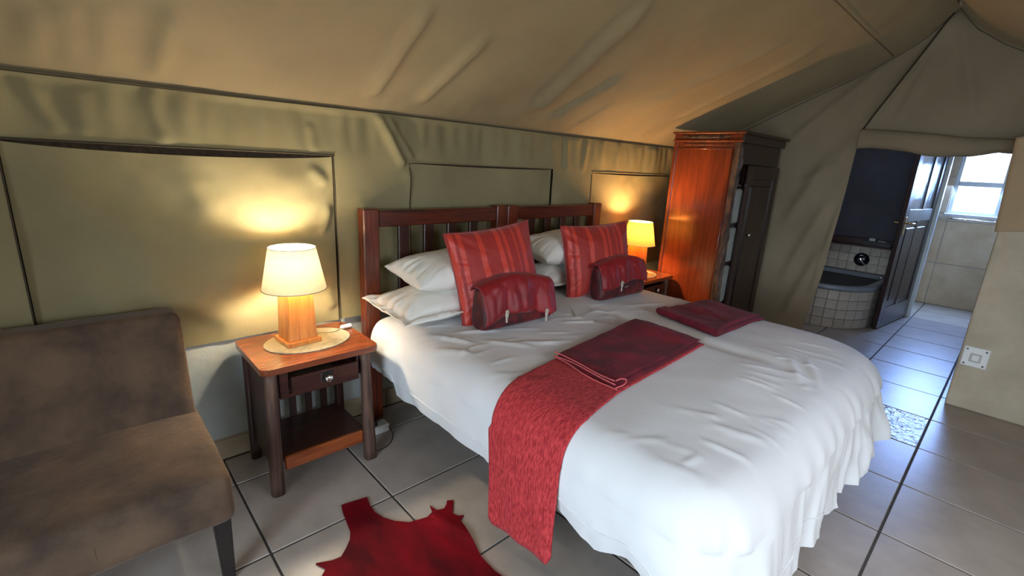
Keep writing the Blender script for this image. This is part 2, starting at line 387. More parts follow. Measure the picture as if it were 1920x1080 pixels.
box('light_block_sheet', (-2.65, YW+.062, .5), (XG+.02, YW+.072, 1.72), 'net', wb, 0)  # unseen backing added to stop outside light leaking past the flaps
tube('seam', [(x, YW-.004-float(wall_disp(np.array(x), np.array(1.668))), 1.669+.004*math.sin(x*2.1)) for x in np.arange(-2.6, XG, .1)], .0028, 'canvas_trim', wb, 6)
tube('hem', [(x, YW-.002-float(wall_disp(np.array(x), np.array(.61))), .607) for x in [*np.arange(-2.6, -1.05, .1)]], .006, 'canvas', wb, 6)
for k, (a, b, zt) in enumerate(WINS):
    w = lab(box('window_%d' % (k+1), (a-.03, YW+.05, ZH), (b+.03, YW+.06, zt+.05), 'net', bev=0), kind='structure')
    gap = [.026, .010, .012][k]
    fx, fz = np.meshgrid(np.linspace(a+.004, b-.004, int((b-a)/.0125)), np.linspace(0, 1, 64))
    u = (fx-a)/(b-a)
    topz = zt - .004 - gap*np.sin(np.pi*np.clip(u, 0, 1))**.6
    fz2 = (ZH-.006) + (topz-(ZH-.006))*fz
    d = .030*fbm(fx*2.1, fz2*2.3, 20+k) + .006*np.sin(fx*9+4*fbm(fx, fz2*2, 31+k))*sstep(.2, .9, fz)
    if k == 0:
        d = d + fold(fx, fz2, (.085, 1.30), (-.02, 1.40), .03, .016, .3) + fold(fx, fz2, (.08, 1.22), (.02, 1.05), .02, .022, .3)
        d = d + fold(fx, fz2, (.03, .78), (.09, .66), .03, .02, .3) + fold(fx, fz2, (-1.0, 1.42), (-.55, .8), .09, .042, .3)
        d = d + fold(fx, fz2, (-.9, .95), (-.3, .66), .06, .026, .3) + fold(fx, fz2, (-.95, 1.15), (-.75, .65), .07, .03, .3) + fold(fx, fz2, (-.55, 1.40), (-.40, 1.1), .05, .016, .4)
    edge = np.minimum(np.clip(u/.03, 0, 1), np.clip((1-u)/.03, 0, 1))
    d = d*edge + .010*np.sin(np.pi*np.clip(u, 0, 1))*np.sin(np.pi*fz)
    grid('canvas_flap', fx, YW+.014-d, fz2, 'canvas', w)
    for xe in (a, b):
        tube('piping', [(xe, YW-.001-float(wall_disp(np.array(xe), np.array(z))), z) for z in np.arange(ZH, zt+.001, .04)], .003, 'canvas_trim', w, 6)
    tube('top_hem', [(x, YW-.002-float(wall_disp(np.array(x), np.array(zt))), zt+.002) for x in np.arange(a, b+.03, .06)], .0045, 'canvas_trim' if k == 0 else 'canvas', w, 6)
lab(box('wall_back_base', (-2.65, YW+.025, 0), (XG, YW+.12, .66), 'plaster_low', bev=0), kind='structure')
bb = lab(box('baseboard_back', (-2.65, YW+.018, 0), (XG, YW+.03, .108), 'grout_pale', bev=0), kind='structure')
bm = bmesh.new(); add_box(bm, (-.246, -.008, -.05), (.246, .008, .05), .002); bmesh.ops.recalc_face_normals(bm, faces=bm.faces)
me = bpy.data.meshes.new('skirting_tile'); bm.to_mesh(me); bm.free(); me.materials.append(MT['tile_beige'])
for i in range(-5, 8):
    t = link(bpy.data.objects.new('skirting_tile', me), bb); t.location = (i*.5+.11, YW+.012, .054)

# ------------------------------------------------------------------ roof canvas
YR = -1.01
_ry = np.array([.80, .76, -.11, -.475, -.729, -.90, -1.01]); _rz = np.array([1.655, 1.668, 2.092, 2.268, 2.402, 2.53, 2.665])
def roofz(y):
    y = np.asarray(y, float); yy = np.where(y < YR, 2*YR-y, y)
    return np.interp(yy, _ry[::-1], _rz[::-1])
# creases in the roof canvas: start (x, y), end (x, y), depth, width
RF = [
      ((-0.561, 0.307), (-0.584, 0.731), 0.028, 0.040),
      ((0.215, 0.030), (0.247, 0.671), 0.036, 0.030),
      ((0.552, 0.097), (0.518, 0.699), 0.030, 0.034),
      ((1.108, -0.349), (1.258, 0.591), 0.046, 0.036),
      ((1.550, 0.081), (1.468, 0.631), 0.032, 0.030),
      ((1.789, 0.332), (1.770, 0.730), 0.020, 0.026),
      ((-0.876, 0.419), (-0.928, 0.744), 0.024, 0.040),
      ((-0.817, 0.358), (-0.816, 0.744), 0.018, 0.040),
      ((-0.725, 0.345), (-0.746, 0.756), 0.018, 0.050),
      ((-0.390, 0.201), (-0.323, 0.739), 0.012, 0.060),
      ((2.395, -0.501), (2.115, 0.423), 0.016, 0.050),
      ((2.753, -0.568), (2.698, 0.462), 0.014, 0.050),
]
def roof_disp(x, y):
    d = .020*fbm(x*.9, y*1.1, 41, 3)
    s = sstep(-.95, .5, y)
    for a, b, am, w in RF: d = d + fold(x, y, a, b, w, am, .18, .5)
    d = d + .006*np.sin(x*14+y*6+4*fbm(x*1.2, y*1.2, 44))*sstep(.0, .7, y)
    d = d + .0035*np.sin(x*55+5*fbm(x*2, y, 45))*sstep(.5, .74, y)
    return d*(1-sstep(.52, .74, y)*.93)
xr = np.arange(-2.65, XG+.011, .02); yr = np.concatenate([np.arange(.772, YR, -.02), [YR]]); xr = np.append(xr, XG+.03)
XX, YY = np.meshgrid(xr, yr)
ce = lab(grid('ceiling', XX, YY-.45*roof_disp(XX, YY), roofz(YY)-.9*roof_disp(XX, YY), 'canvas_roof'), kind='structure')
yr2 = np.concatenate([[YR], np.arange(YR-.04, -2.79, -.05)]); XX, YY = np.meshgrid(np.arange(-2.65, XG+.06, .05), yr2)
d2 = .015*fbm(XX, YY, 51, 3)*sstep(YR, YR-.2, YY)
grid('roof_slope', XX, YY, roofz(YY)-d2, 'canvas_roof', ce)
tube('ridge_seam', [(x, YR, 2.655) for x in np.arange(-2.6, XG, .3)], .006, 'canvas_seam', ce, 6)
tube('panel_seam', [(x, -.70, float(roofz(-.70))-.012-.9*float(roof_disp(np.array(x), np.array(-.70)))) for x in np.arange(2.2, XG, .1)], .003, 'canvas_seam', ce, 6)

# ------------------------------------------------------------------ gable canvas with the bathroom opening
def yopen(z): return np.interp(z, [0, .165, .635, 1.19, 1.70, 1.86, 2.7], [-.455, -.482, -.541, -.572, -.583, -.612, -.64])
APEX = (YR, 2.66)
def gable_disp(y, z):
    d = .018*fbm(y*1.6, z*1.2, 61, 3)
    for b, w, am in [((-.62, 1.87), .02, .02), ((-.80, 1.9), .035, .018), ((-1.25, 1.85), .04, .022), ((-.25, 1.2), .05, .018), ((-.05, 1.75), .035, .020), ((-1.0, 1.86), .05, .008)]:
        d = d + fold(y, z, APEX, b, w, am, .12)
    for a, b, w, am in [((-.45, 1.75), (-.15, 1.0), .05, .026), ((-.5, 1.35), (-.22, .5), .05, .028), ((-.52, .95), (-.3, .2), .04, .024), ((-.55, 1.62), (-.2, 1.42), .04, .016),
                        ((-.58, 1.4), (-.48, .4), .025, .018)]:
        d = d + fold(y, z, a, b, w, am, .25)
    return d
uu = np.linspace(0, 1, 110); vv = np.linspace(0, 1, 170); U, V = np.meshgrid(uu, vv)
Y0 = .79+(-.60-.79)*U; Zt = roofz(np.minimum(Y0, .78))+.012; Z0 = V*Zt
Yg = .79+(yopen(Z0)-.79)*U
wg = lab(grid('wall_gable', XG-gable_disp(Yg, Z0), Yg, Z0, 'canvas_gable'), kind='structure')
y3 = np.linspace(0, 1, 120); U, V = np.meshgrid(y3, np.linspace(0, 1, 60))
Yb = yopen(np.array(1.86))+(-2.79-yopen(np.array(1.86)))*U
Zb = 1.74+(np.maximum(roofz(Yb)+.02, 1.741)-1.74)*V
Yb2 = np.where(U == 0, yopen(Zb), Yb)
grid('gable_top', XG-gable_disp(Yb2, Zb), Yb2, Zb, 'canvas_gable', wg)
tube('zip_seam', [(XG-.012-float(gable_disp(np.array(y), np.array(z))), y, z) for y, z in zip(np.linspace(-.985, -.605, 16), np.linspace(2.62, 1.86, 16))], .0065, 'canvas_trim', wg, 8)
for (a, b) in [((YR, 2.65), (.70, 1.70)), ((YR, 2.65), (-1.9, 2.24))]:
    ys_ = np.linspace(a[0], b[0], 24)
    tube('roof_seam', [(XG-.012-float(gable_disp(np.array(y), np.array(float(roofz(y))-.02))), y, float(roofz(y))-.02) for y in ys_], .004, 'canvas_seam', wg, 6)

# rolled-up door flap over the opening
n_, k_ = 90, 20
ys_ = np.linspace(-.600, -1.56, n_); P = []
for i, y in enumerate(ys_):
    u = i/(n_-1)
    zt_ = np.interp(u, [0, .3, .6, 1], [1.858, 1.838, 1.80, 1.77]) + .008*float(fbm(np.array(y*9), np.array(1.), 71))
    zb_ = np.interp(u, [0, .12, .3, .45, .55, .7, .85, 1], [1.705, 1.712, 1.69, 1.668, 1.66, 1.665, 1.69, 1.675]) + .01*float(fbm(np.array(y*8), np.array(4.), 72))
    for k in range(k_):
        a = 2*math.pi*k/k_
        bump = 1+.22*float(fbm(np.array(y*7+3*math.cos(a)), np.array(2*math.sin(a)), 73))
        P.append((XG-.052+.045*bump*math.cos(a), y, (zt_+zb_)/2+(zt_-zb_)/2*math.sin(a)))
F = [(i*k_+k, i*k_+(k+1) % k_, (i+1)*k_+(k+1) % k_, (i+1)*k_+k) for i in range(n_-1) for k in range(k_)]
F += [tuple(range(k_))[::-1], tuple((n_-1)*k_+k for k in range(k_))]
rf = lab(mesh('rolled_door_flap', P, F, 'canvas_gable', None, True), 'khaki canvas door flap rolled up above the bathroom opening', 'tent flap')
tube('tie_strap', [(XG-.055+.055*math.cos(a), -1.50, 1.725+.066*math.sin(a)) for a in np.linspace(0, 2*math.pi, 20)], .006, 'mat', rf, 6)

# partition wall to the right of the opening, with hanging canvas and switch
wp = lab(box('wall_partition', (3.39, -2.79, 0), (3.93, -1.53, 1.74), 'plaster', bev=.012, seg=2), kind='structure')
U, V = np.meshgrid(np.linspace(0, 1, 50), np.linspace(0, 1, 40))
Yd = -1.515+(-1.1)*U; Zd = 1.192+.02*np.sin(U*9)+(1.76-1.192)*V - .0*U
Xd = 3.372-.012*fbm(Yd*5, Zd*3, 81)-.010*np.sin(Yd*22)*(1-V)
Yd = Yd + .03*V*(1-U)
lab(grid('hanging_canvas', Xd, Yd, Zd, 'canvas_light'), 'loose khaki canvas edge hanging over the plaster partition wall', 'canvas')
ob = bpy.data.objects['hanging_canvas']; md = ob.modifiers.new('thick', 'SOLIDIFY'); md.thickness = .004

sw = empty('light_switch', (3.39, -1.607, .371)); lab(sw, 'square white wall switch low on the plaster partition', 'switch')
boxes('plate', [((-.012, -.064, -.068), (0, .064, .068))], 'white_plastic', sw, .005)
boxes('surround', [((-.016, -.030, -.034), (-.010, .026, .026))], 'sill', sw, .003)
rk = boxes('rocker', [((-.021, -.020, -.022), (-.014, .016, .016))], 'white_plastic', sw, .003)
for sy in (-1, 1):
    for sz in (-1, 1):
        tube('screw', [(-.010, sy*.046, sz*.050), (-.0140, sy*.046, sz*.050)], .0065, 'grey_plastic', sw, 10, False)

# the parts of the tent behind the camera: side wall and entrance wall with its opening
XX, ZZ = np.meshgrid(np.arange(-2.65, XG+.1, .1), np.linspace(0, 1.80, 20))
kp = np.ones((XX.shape[0]-1, XX.shape[1]-1), bool); xm = (XX[:-1, 1:]+XX[:-1, :-1])/2; zm = (ZZ[1:, :-1]+ZZ[:-1, :-1])/2
kp[(xm > -.42) & (xm < 1.52) & (zm > 1.02) & (zm < 1.66)] = False  # invented opening, cut for the added bed fill light
lab(grid('wall_side', XX, -2.78+.02*fbm(XX*2, ZZ*2, 91), ZZ, 'canvas', keep=kp), kind='structure')
def front_piece(name, y0, y1, z0, parent=None):
    U, V = np.meshgrid(np.linspace(0, 1, 30), np.linspace(0, 1, 30)); y = y0+(y1-y0)*U; z = z0+(np.maximum(roofz(y), z0)-z0)*V
    return grid(name, -2.64+.02*fbm(y*2, z*2, 95), y, z, 'canvas', parent)
wf = lab(front_piece('wall_front', .79, -1.0, 0), kind='structure')
front_piece('entrance_side', -2.5, -2.79, 0, wf); front_piece('entrance_head', -1.0, -2.5, 2.05, wf)

# ------------------------------------------------------------------ bathroom
lab(box('wall_tub', (5.86, -.94, 0), (5.95, 1.0, 2.5), 'canvas_shaded', bev=0), kind='structure')
wtub = bpy.data.objects['wall_tub']
bm = bmesh.new(); add_box(bm, (-.007, -.0485, -.0485), (.004, .0485, .0485), .002); bmesh.ops.recalc_face_normals(bm, faces=bm.faces)
tsm = bpy.data.meshes.new('wall_tile'); bm.to_mesh(tsm); bm.free(); tsm.materials.append(MT['tile_small'])
box('tile_bed', (5.852, -.86, .40), (5.862, .6, .74), 'grout', wtub, 0)
for r in range(3):
    for c in range(14):
        t = link(bpy.data.objects.new('wall_tile', tsm), wtub); t.location = (5.851, .545-.1*c, .49+.1*r)
box('ledge', (5.70, -.84, .742), (5.86, .6, .762), 'wood_dark', wtub, .004)
box('ledge_board', (5.79, -.84, .762), (5.86, .6, .83), 'wood_dark', wtub, .004)
lab(box('wall_bathroom_side', (3.9, .62, 0), (5.9, .72, 2.5), 'canvas_shaded', bev=0), kind='structure')
lab(box('wall_bathroom_right', (3.93, -1.78, 0), (7.1, -1.68, 2.5), 'plaster', bev=0), kind='structure')
lab(box('ceiling_bathroom', (3.95, -1.8, 2.46), (7.15, 1.0, 2.52), 'canvas_shaded', bev=0), kind='structure')
lab(box('wall_shower_side', (5.95, .10, 0), (7.1, .2, 2.5), 'plaster', bev=0), kind='structure')
# far tiled wall with the window hole y -1.405..-.965, z 1.14..1.90
wfar = lab(boxes('wall_far', [((7.004, -1.78, 0), (7.12, .2, 1.14)), ((7.004, -1.78, 1.90), (7.12, .2, 2.5)), ((7.004, -1.78, 1.14), (7.12, -1.405, 1.90)), ((7.004, -.965, 1.14), (7.12, .2, 1.90))],
           'grout_pale', bev=0), kind='structure')
def wall_tile(y0, y1, z0, z1):
    box('wall_tile', (7.0, y0+.004, z0+.004), (7.022, y1-.004, z1-.004), 'tile_wall', wfar, .003)
for (z0, z1) in [(0, .525), (.525, 1.05)]:
    for (y0, y1) in [(-1.78, -1.51), (-1.51, -.985), (-.985, -.46), (-.46, .1)]: wall_tile(y0, y1, z0, z1)
for (z0, z1) in [(1.05, 1.14)]:
    for (y0, y1) in [(-1.78, -1.51), (-1.51, -.985), (-.985, -.46), (-.46, .1)]: wall_tile(y0, y1, z0, z1)
for (z0, z1) in [(1.14, 1.575), (1.575, 2.10)]:
    for (y0, y1) in [(-1.78, -1.41), (-.96, -.46), (-.46, .1)]: wall_tile(y0, y1, z0, z1)
wall_tile(-1.41, -.96, 1.905, 2.1)
w4 = lab(boxes('window_4', [((7.03, -1.405, 1.14), (7.07, -1.37, 1.90)), ((7.03, -1.0, 1.14), (7.07, -.965, 1.90)), ((7.03, -1.37, 1.14), (7.07, -1.0, 1.175)),
                            ((7.03, -1.37, 1.865), (7.07, -1.0, 1.90)), ((7.02, -1.37, 1.47), (7.06, -1.0, 1.525))], 'paint_pale', bev=.004), kind='structure')
box('pane', (7.045, -1.37, 1.175), (7.05, -1.0, 1.47), 'glass', w4, 0); box('pane', (7.045, -1.37, 1.525), (7.05, -1.0, 1.865), 'glass', w4, 0)
box('window_sill', (6.975, -1.43, 1.112), (7.05, -.94, 1.142), 'sill', w4, .005)
tr = empty('towel_rail', (6.95, -1.13, 1.085)); lab(tr, 'thin chrome rail on the tiled wall under the bathroom window', 'towel rail')
tube('bar', [(0, .29, 0), (0, -.29, 0)], .009, 'chrome', tr, 10, False)
for s in (.27, -.27): tube('bracket', [(0, s, 0), (.055, s, 0)], .010, 'chrome', tr, 10, False)

# corner bath with tiled curved front
def tub_outline(off=0):
    pts = [(4.60, .55), (4.60, .2), (4.60, -.12), (4.60, -.29), (4.625, -.46), (4.72, -.62), (4.93, -.745), (5.2, -.775), (5.5, -.785), (5.84, -.785)]
    return [p[:2] for p in spline([(x, y, 0) for x, y in pts], 12)]
OUT = np.array(tub_outline())
def offset(pl, d):
    t = np.gradient(pl, axis=0); t /= np.linalg.norm(t, axis=1)[:, None]; n = np.stack([t[:, 1], -t[:, 0]], 1)
    return pl - n*d     # positive d = inward
nrm_test = offset(OUT, .1)
if nrm_test[0][0] < OUT[0][0]: OFF = lambda d: offset(OUT, -d)
else: OFF = lambda d: offset(OUT, d)
tub = empty('corner_bath', (0, 0, 0)); lab(tub, 'grey corner bath with a curved front of small beige tiles', 'bathtub')
close = lambda pl: [tuple(p) for p in pl] + [(5.84, .55)]
bm = bmesh.new(); add_prism(bm, close(OFF(.016)), .001, close(OFF(.016)), .395); bm_obj('apron', bm, 'grout', tub)
ctr = np.array([5.28, -.08]); base = np.array(close(OFF(.0)))
rings = []
for sc_, z in [(1.004, .395), (1.016, .402), (1.018, .425), (1.008, .436), (.93, .438), (.885, .434), (.86, .41), (.82, .30), (.74, .18), (.60, .13), (.3, .12)]:
    q_ = ctr+(base-ctr)*sc_; q_[:, 0] = np.minimum(q_[:, 0], 5.846); q_[:, 1] = np.minimum(q_[:, 1], .6); rings.append([(p[0], p[1], z) for p in q_])
nb = len(base); vs_ = [v for r in rings for v in r]; F = []
for i in range(len(rings)-1):
    for k in range(nb): F.append((i*nb+k, i*nb+(k+1) % nb, (i+1)*nb+(k+1) % nb, (i+1)*nb+k))
F.append(tuple((len(rings)-1)*nb+k for k in range(nb)))
mesh('basin', vs_, F, 'bath_enamel', tub, True)
seg = np.linalg.norm(np.diff(OUT, axis=0), axis=1); cum = np.concatenate([[0], np.cumsum(seg)])
bm = bmesh.new(); add_box(bm, (-.0475, -.006, -.0465), (.0475, .010, .0465), .002); bmesh.ops.recalc_face_normals(bm, faces=bm.faces)
tfm = bpy.data.meshes.new('bath_tile'); bm.to_mesh(tfm); bm.free(); tfm.materials.append(MT['tile_small'])
for k in range(int(cum[-1]/.1)):
    s = .1*k+.05; p = np.array([np.interp(s, cum, OUT[:, i]) for i in (0, 1)]); q_ = np.array([np.interp(s+.01, cum, OUT[:, i]) for i in (0, 1)])
    a = math.atan2(q_[1]-p[1], q_[0]-p[0]); inn = np.array([-math.sin(a), math.cos(a)]); 
    if (ctr-p)@inn < 0: inn = -inn
    for r in range(4):
        t = link(bpy.data.objects.new('bath_tile', tfm), tub); t.location = (p[0]+inn[0]*.010, p[1]+inn[1]*.010, .05+.0975*r); t.rotation_euler = (0, 0, a)
lathe('overflow_knob', [(.0, -.002), (.022, -.002), (.024, .01), (.015, .018), (0.001, .02)], 'chrome', tub, 20, (5.60, -.70, .436), caps=False)
mx_ = empty('bath_mixer', (5.843, -.44, .582)); lab(mx_, 'glossy black round bath mixer on the small wall tiles', 'mixer tap')
def disc_x(name, prof, mat, par, n=32):
    o = lathe(name, prof, mat, par, n); o.rotation_euler = (0, -math.pi/2, 0); return o
disc_x('rosette', [(.001, 0), (.072, 0), (.078, .006), (.074, .018), (.05, .034), (.001, .04)], 'black_gloss', mx_)
disc_x('knob', [(.001, .036), (.026, .038), (.028, .06), (.02, .07), (.001, .072)], 'chrome', mx_)
tube('lever', [(-.06, 0, 0), (-.07, -.03, -.03), (-.075, -.06, -.05)], .008, 'chrome', mx_, 10)
sp_ = empty('bath_spout', (4.80, .02, .437)); lab(sp_, 'small chrome tap standing on the bath rim near the canvas', 'tap')
lathe('spout_base', [(.03, 0), (.03, .01), (.016, .02), (.014, .07)], 'chrome', sp_, 20); tube('spout_neck', [(0, 0, .06), (.03, 0, .1), (.09, 0, .1), (.11, 0, .08)], .011, 'chrome', sp_, 10)
bx_ = empty('soap_tray', (5.745, -.56, .763)); lab(bx_, 'dark tray with pale soaps on the bath ledge', 'tray')
boxes('tray', [((-.035, -.13, 0), (.04, .13, .008)), ((-.04, -.13, 0), (-.033, .13, .055)), ((.036, -.13, 0), (.043, .13, .055)), ((-.04, -.135, 0), (.043, -.128, .055)), ((-.04, .128, 0), (.043, .135, .055))], 'black_wood', bx_, .002)
so = lab(box('soap_bar', (5.72, -.545, .815), (5.77, -.485, .85), 'linen_pile', None, .008, 2), 'pale wrapped soap bar on top of the dark tray', 'soap')
so2 = lab(box('soap_packet', (5.73, -.64, .80), (5.765, -.565, .832), 'grey_plastic', None, .004), 'flat grey packet beside the soap bar in the dark tray', 'packet')
box('tray_rack', (-.03, -.12, .01), (.03, .12, .036), 'black_wood', bx_, .003)

# half glazed bathroom door, open
hx, hy, nx_, ny_ = 5.95, -.935, 5.0, -.826
ang = math.atan2(ny_-hy, nx_-hx); wd = math.hypot(nx_-hx, ny_-hy)
dr = empty('door_1', (hx, hy, 0), ang); lab(dr, kind='structure')
# local x from hinge to free edge, local y thickness; camera sees the +y local side (world -y)
T = .02
boxes('stile', [((wd-.11, -T, .012), (wd, T, 1.99))], 'door_wood', dr, .004); boxes('stile', [((0, -T, .012), (.11, T, 1.99))], 'door_wood', dr, .004)
boxes('bottom_rail', [((.11, -T, .012), (wd-.11, T, .22))], 'door_wood', dr, .004)
boxes('lock_rail', [((.11, -T, 1.10), (wd-.11, T, 1.22))], 'door_pale', dr, .004); boxes('top_rail', [((.11, -T, 1.86), (wd-.11, T, 1.99))], 'door_pale', dr, .004)
boxes('panel', [((.11, -.008, .22), (wd-.11, .008, 1.10))], 'door_wood', dr, .002)
boxes('panel', [((.17, -.014, .28), (wd/2-.03, .014, 1.04))], 'door_wood', dr, .010); boxes('panel', [((wd/2+.03, -.014, .28), (wd-.17, .014, 1.04))], 'door_wood', dr, .010)
boxes('muntin', [((wd/2-.035, -.017, .22), (wd/2+.035, .017, 1.10))], 'door_wood', dr, .003)
boxes('glazing_bar', [((.36, -.015, 1.22), (.43, .015, 1.86))], 'door_wood', dr, .003)
boxes('pane', [((.11, -.004, 1.22), (.36, .004, 1.86))], 'door_glass', dr, 0); boxes('pane', [((.43, -.004, 1.22), (wd-.11, .004, 1.86))], 'door_glass', dr, 0)
for sgn in (1, -1):
    hp = boxes('handle_plate', [((wd-.072, sgn*T-.004*(sgn < 0), .97), (wd-.034, sgn*T+.004*(sgn > 0), 1.15))], 'brass', dr, .002)
    tube('lever', [(wd-.053, sgn*T, 1.09), (wd-.053, sgn*(T+.045), 1.09), (wd-.09, sgn*(T+.05), 1.09), (wd-.16, sgn*(T+.05), 1.085)], .008, 'brass', hp, 10)
lab(boxes('trim_1', [((5.955, -.985, 0), (6.03, -.945, 2.05)), ((5.955, -1.68, 2.0), (6.03, -.945, 2.05)), ((5.955, -1.68, 0), (6.03, -1.64, 2.0))], 'paint_pale', None, .004), kind='structure')

# ------------------------------------------------------------------ beds: two single wooden beds side by side
def ztop(x, y):
    z = .635 + .006*fbm(x*1.6, y*1.6, 101, 3)
    z = z - .020*np.exp(-((x-1.36)/.05)**2)*sstep(.1, -.25, y)*sstep(-1.2, -.8, y)
    z = z + .012*np.sin(np.clip((x-.2)/2, 0, 1)*np.pi) - .055*np.clip((-.88-y)/.45, 0, 1.2)**2 - .03*np.clip((x-1.85)/.35, 0, 1)**2
    return z
def make_bed(x0, x1, label):
    b = empty('single_bed', ((x0+x1)/2, .66, 0)); lab(b, label, 'bed')
    w = (x1-x0)/2; s = lambda lo, hi: ((lo[0], lo[1], lo[2]), (hi[0], hi[1], hi[2]))
    pw = .088
    for sx in (-1, 1):
        xa = sx*(w-pw/2)
        boxes('headboard_post', [((xa-pw/2, -.035, 0), (xa+pw/2, .035, 1.195))], 'wood_red', b, .006)
    boxes('top_rail', [((-w+pw, -.026, 1.10), (w-pw, .026, 1.185))], 'wood_red_x', b, .005)
    boxes('bottom_rail', [((-w+pw, -.02, .42), (w-pw, .02, .52))], 'wood_red_x', b, .005)
    n = 4; gap = (2*w-2*pw)/(n+1)
    for k in range(n):
        xc = -w+pw+gap*(k+1)-.005
        boxes('slat', [((xc-.032, -.012, .51), (xc+.032, .012, 1.11))], 'wood_dark', b, .004)
    boxes('side_rail', [((-w+.05, -1.90, .33), (-w+.075, -.03, .44))], 'wood_dark_x', b, .004); boxes('side_rail', [((w-.075, -1.90, .33), (w-.05, -.03, .44))], 'wood_dark_x', b, .004)
    boxes('foot_rail', [((-w+.05, -1.90, .33), (w-.05, -1.88, .44))], 'wood_dark_x', b, .004)
    for sx in (-1, 1): boxes('leg', [((sx*(w-.22)-.03, -1.82, 0), (sx*(w-.22)+.03, -1.76, .36))], 'wood_dark', b, .004)
    boxes('base', [((-w+.075, -1.88, .35), (w-.075, -.04, .43))], 'wood_dark', b, .004)
    boxes('mattress', [((-w+.05, -1.88, .43), (w-.05, -.05, .57))], 'pillow', b, .05)
    return b
make_bed(.20, 1.183, 'dark red wooden bed with slatted headboard nearer the armless chair')
make_bed(1.187, 2.17, 'dark red wooden bed with slatted headboard beside the wardrobe')

# duvet: rings of a rounded rectangle, rolled over the edge and hanging
DX0, DX1, DY0, DY1 = .185, 2.20, -1.335, .60
def rrect(ins, nside=90, nc=26):
    """points counterclockwise starting at head-left going down the left side; returns xy, arc s, normals"""
    x0, x1, y0, y1 = DX0+ins, DX1-ins, DY0+ins, DY1-ins*.5
    rf_ = max(.27-ins, .015); rh = max(.06-ins, .01)
    pts, nr = [], []
    def line(a, b, n, nn):
        for t in np.linspace(0, 1, n, endpoint=False): pts.append((a[0]+(b[0]-a[0])*t, a[1]+(b[1]-a[1])*t)); nr.append(nn)
    def arc(c, r, a0, a1, n):
        for t in np.linspace(0, 1, n, endpoint=False):
            a = a0+(a1-a0)*t; pts.append((c[0]+r*math.cos(a), c[1]+r*math.sin(a))); nr.append((math.cos(a), math.sin(a)))
    pi = math.pi
    line((x0, y1-rh), (x0, y0+rf_), 2*nside, (-1, 0)); arc((x0+rf_, y0+rf_), rf_, pi, 1.5*pi, nc*2)
    line((x0+rf_, y0), (x1-rf_, y0), 2*nside, (0, -1)); arc((x1-rf_, y0+rf_), rf_, 1.5*pi, 2*pi, nc*2)
    line((x1, y0+rf_), (x1, y1-rh), nside, (1, 0)); arc((x1-rh, y1-rh), rh, 0, .5*pi, 8)
    line((x1-rh, y1), (x0+rh, y1), nside, (0, 1)); arc((x0+rh, y1-rh), rh, .5*pi, pi, 8)
    return np.array(pts), np.array(nr)
O0, NR = rrect(0)
sA = np.concatenate([[0], np.cumsum(np.linalg.norm(np.diff(O0, axis=0), axis=1))])
REDGE = .13
wleft = sstep(-.2, -.9, NR[:, 0])*1.0; wfoot = sstep(-.2, -.8, NR[:, 1]); whead = sstep(.3, .8, NR[:, 1]); wright = sstep(.2, .9, NR[:, 0])
wleft = np.clip(-NR[:, 0], 0, 1)**2; wfoot = np.clip(-NR[:, 1], 0, 1)**2; wright = np.clip(NR[:, 0], 0, 1)**2; whead = np.clip(NR[:, 1], 0, 1)**2
cornL = np.exp(-((O0[:, 0]-.30)/.17)**2-((O0[:, 1]+1.25)/.10)**2); cornR = np.exp(-((O0[:, 0]-2.1)/.2)**2-((O0[:, 1]+1.25)/.2)**2)
hl = np.interp(O0[:, 1], [-1.25, -1.05, -.93, -.78, -.2, .15, .31, .33, .6], [.30, .33, .275, .325, .312, .31, .30, .36, .36])
hf = .16+.11*sstep(1.2, 2.1, O0[:, 0])+.03*fbm(O0[:, 0]*3, O0[:, 0]*0, 111) + .02*np.sin(O0[:, 0]*9)
HEM = hl*wleft + hf*wfoot + .25*wright + .53*whead
HEM = HEM - .10*cornL + .02*cornR
fa = wfoot*(.018+.016*sstep(.7, 1.8, O0[:, 0])) + cornL*.016 + cornR*.022 + wleft*.005 + wright*.012
phs = sA*38 + 9*fbm(sA*2.5, sA*0, 113)
verts = []; rowsn = 0
CREASE = [((1.05, .02), (1.45, -.12), .016, .010), ((1.0, -.03), (1.35, -.2), .018, .008), ((.95, -.06), (1.2, -.22), .013, .008), ((.45, .0), (.62, -.25), .02, .009),
          ((.30, .20), (.42, -.05), .018, .012), ((.22, .10), (.34, -.15), .018, .012), ((.55, -.12), (.75, -.28), .015, .008), ((.40, .15), (.65, .02), .016, .010), ((1.5, -.08), (1.9, -.22), .02, .006),
          ((.8, -.95), (1.7, -1.0), .09, .006), ((1.25, -1.16), (1.5, -1.02), .022, .012), ((1.3, -1.22), (1.62, -1.05), .018, .010)]
_rc = random.Random(31)
for _ in range(34):      # short pulls running out over the foot edge and the corners
    x0 = _rc.uniform(.35, 2.1); y0 = _rc.uniform(-1.28, -1.05); a_ = math.radians(_rc.gauss(55, 16)); l_ = _rc.uniform(.08, .24)
    CREASE.append(((x0, y0), (x0-l_*math.cos(a_)*.7, y0+l_*math.sin(a_)), _rc.uniform(.009, .016), _rc.uniform(.002, .006)))
for _ in range(22):      # along the side hanging toward the runner
    x0 = _rc.uniform(.2, .36); y0 = _rc.uniform(-1.2, .35); a_ = math.radians(_rc.gauss(-25, 18)); l_ = _rc.uniform(.08, .22)
    CREASE.append(((x0, y0), (x0+l_*math.cos(a_), y0+l_*math.sin(a_)), _rc.uniform(.008, .014), _rc.uniform(.002, .005)))
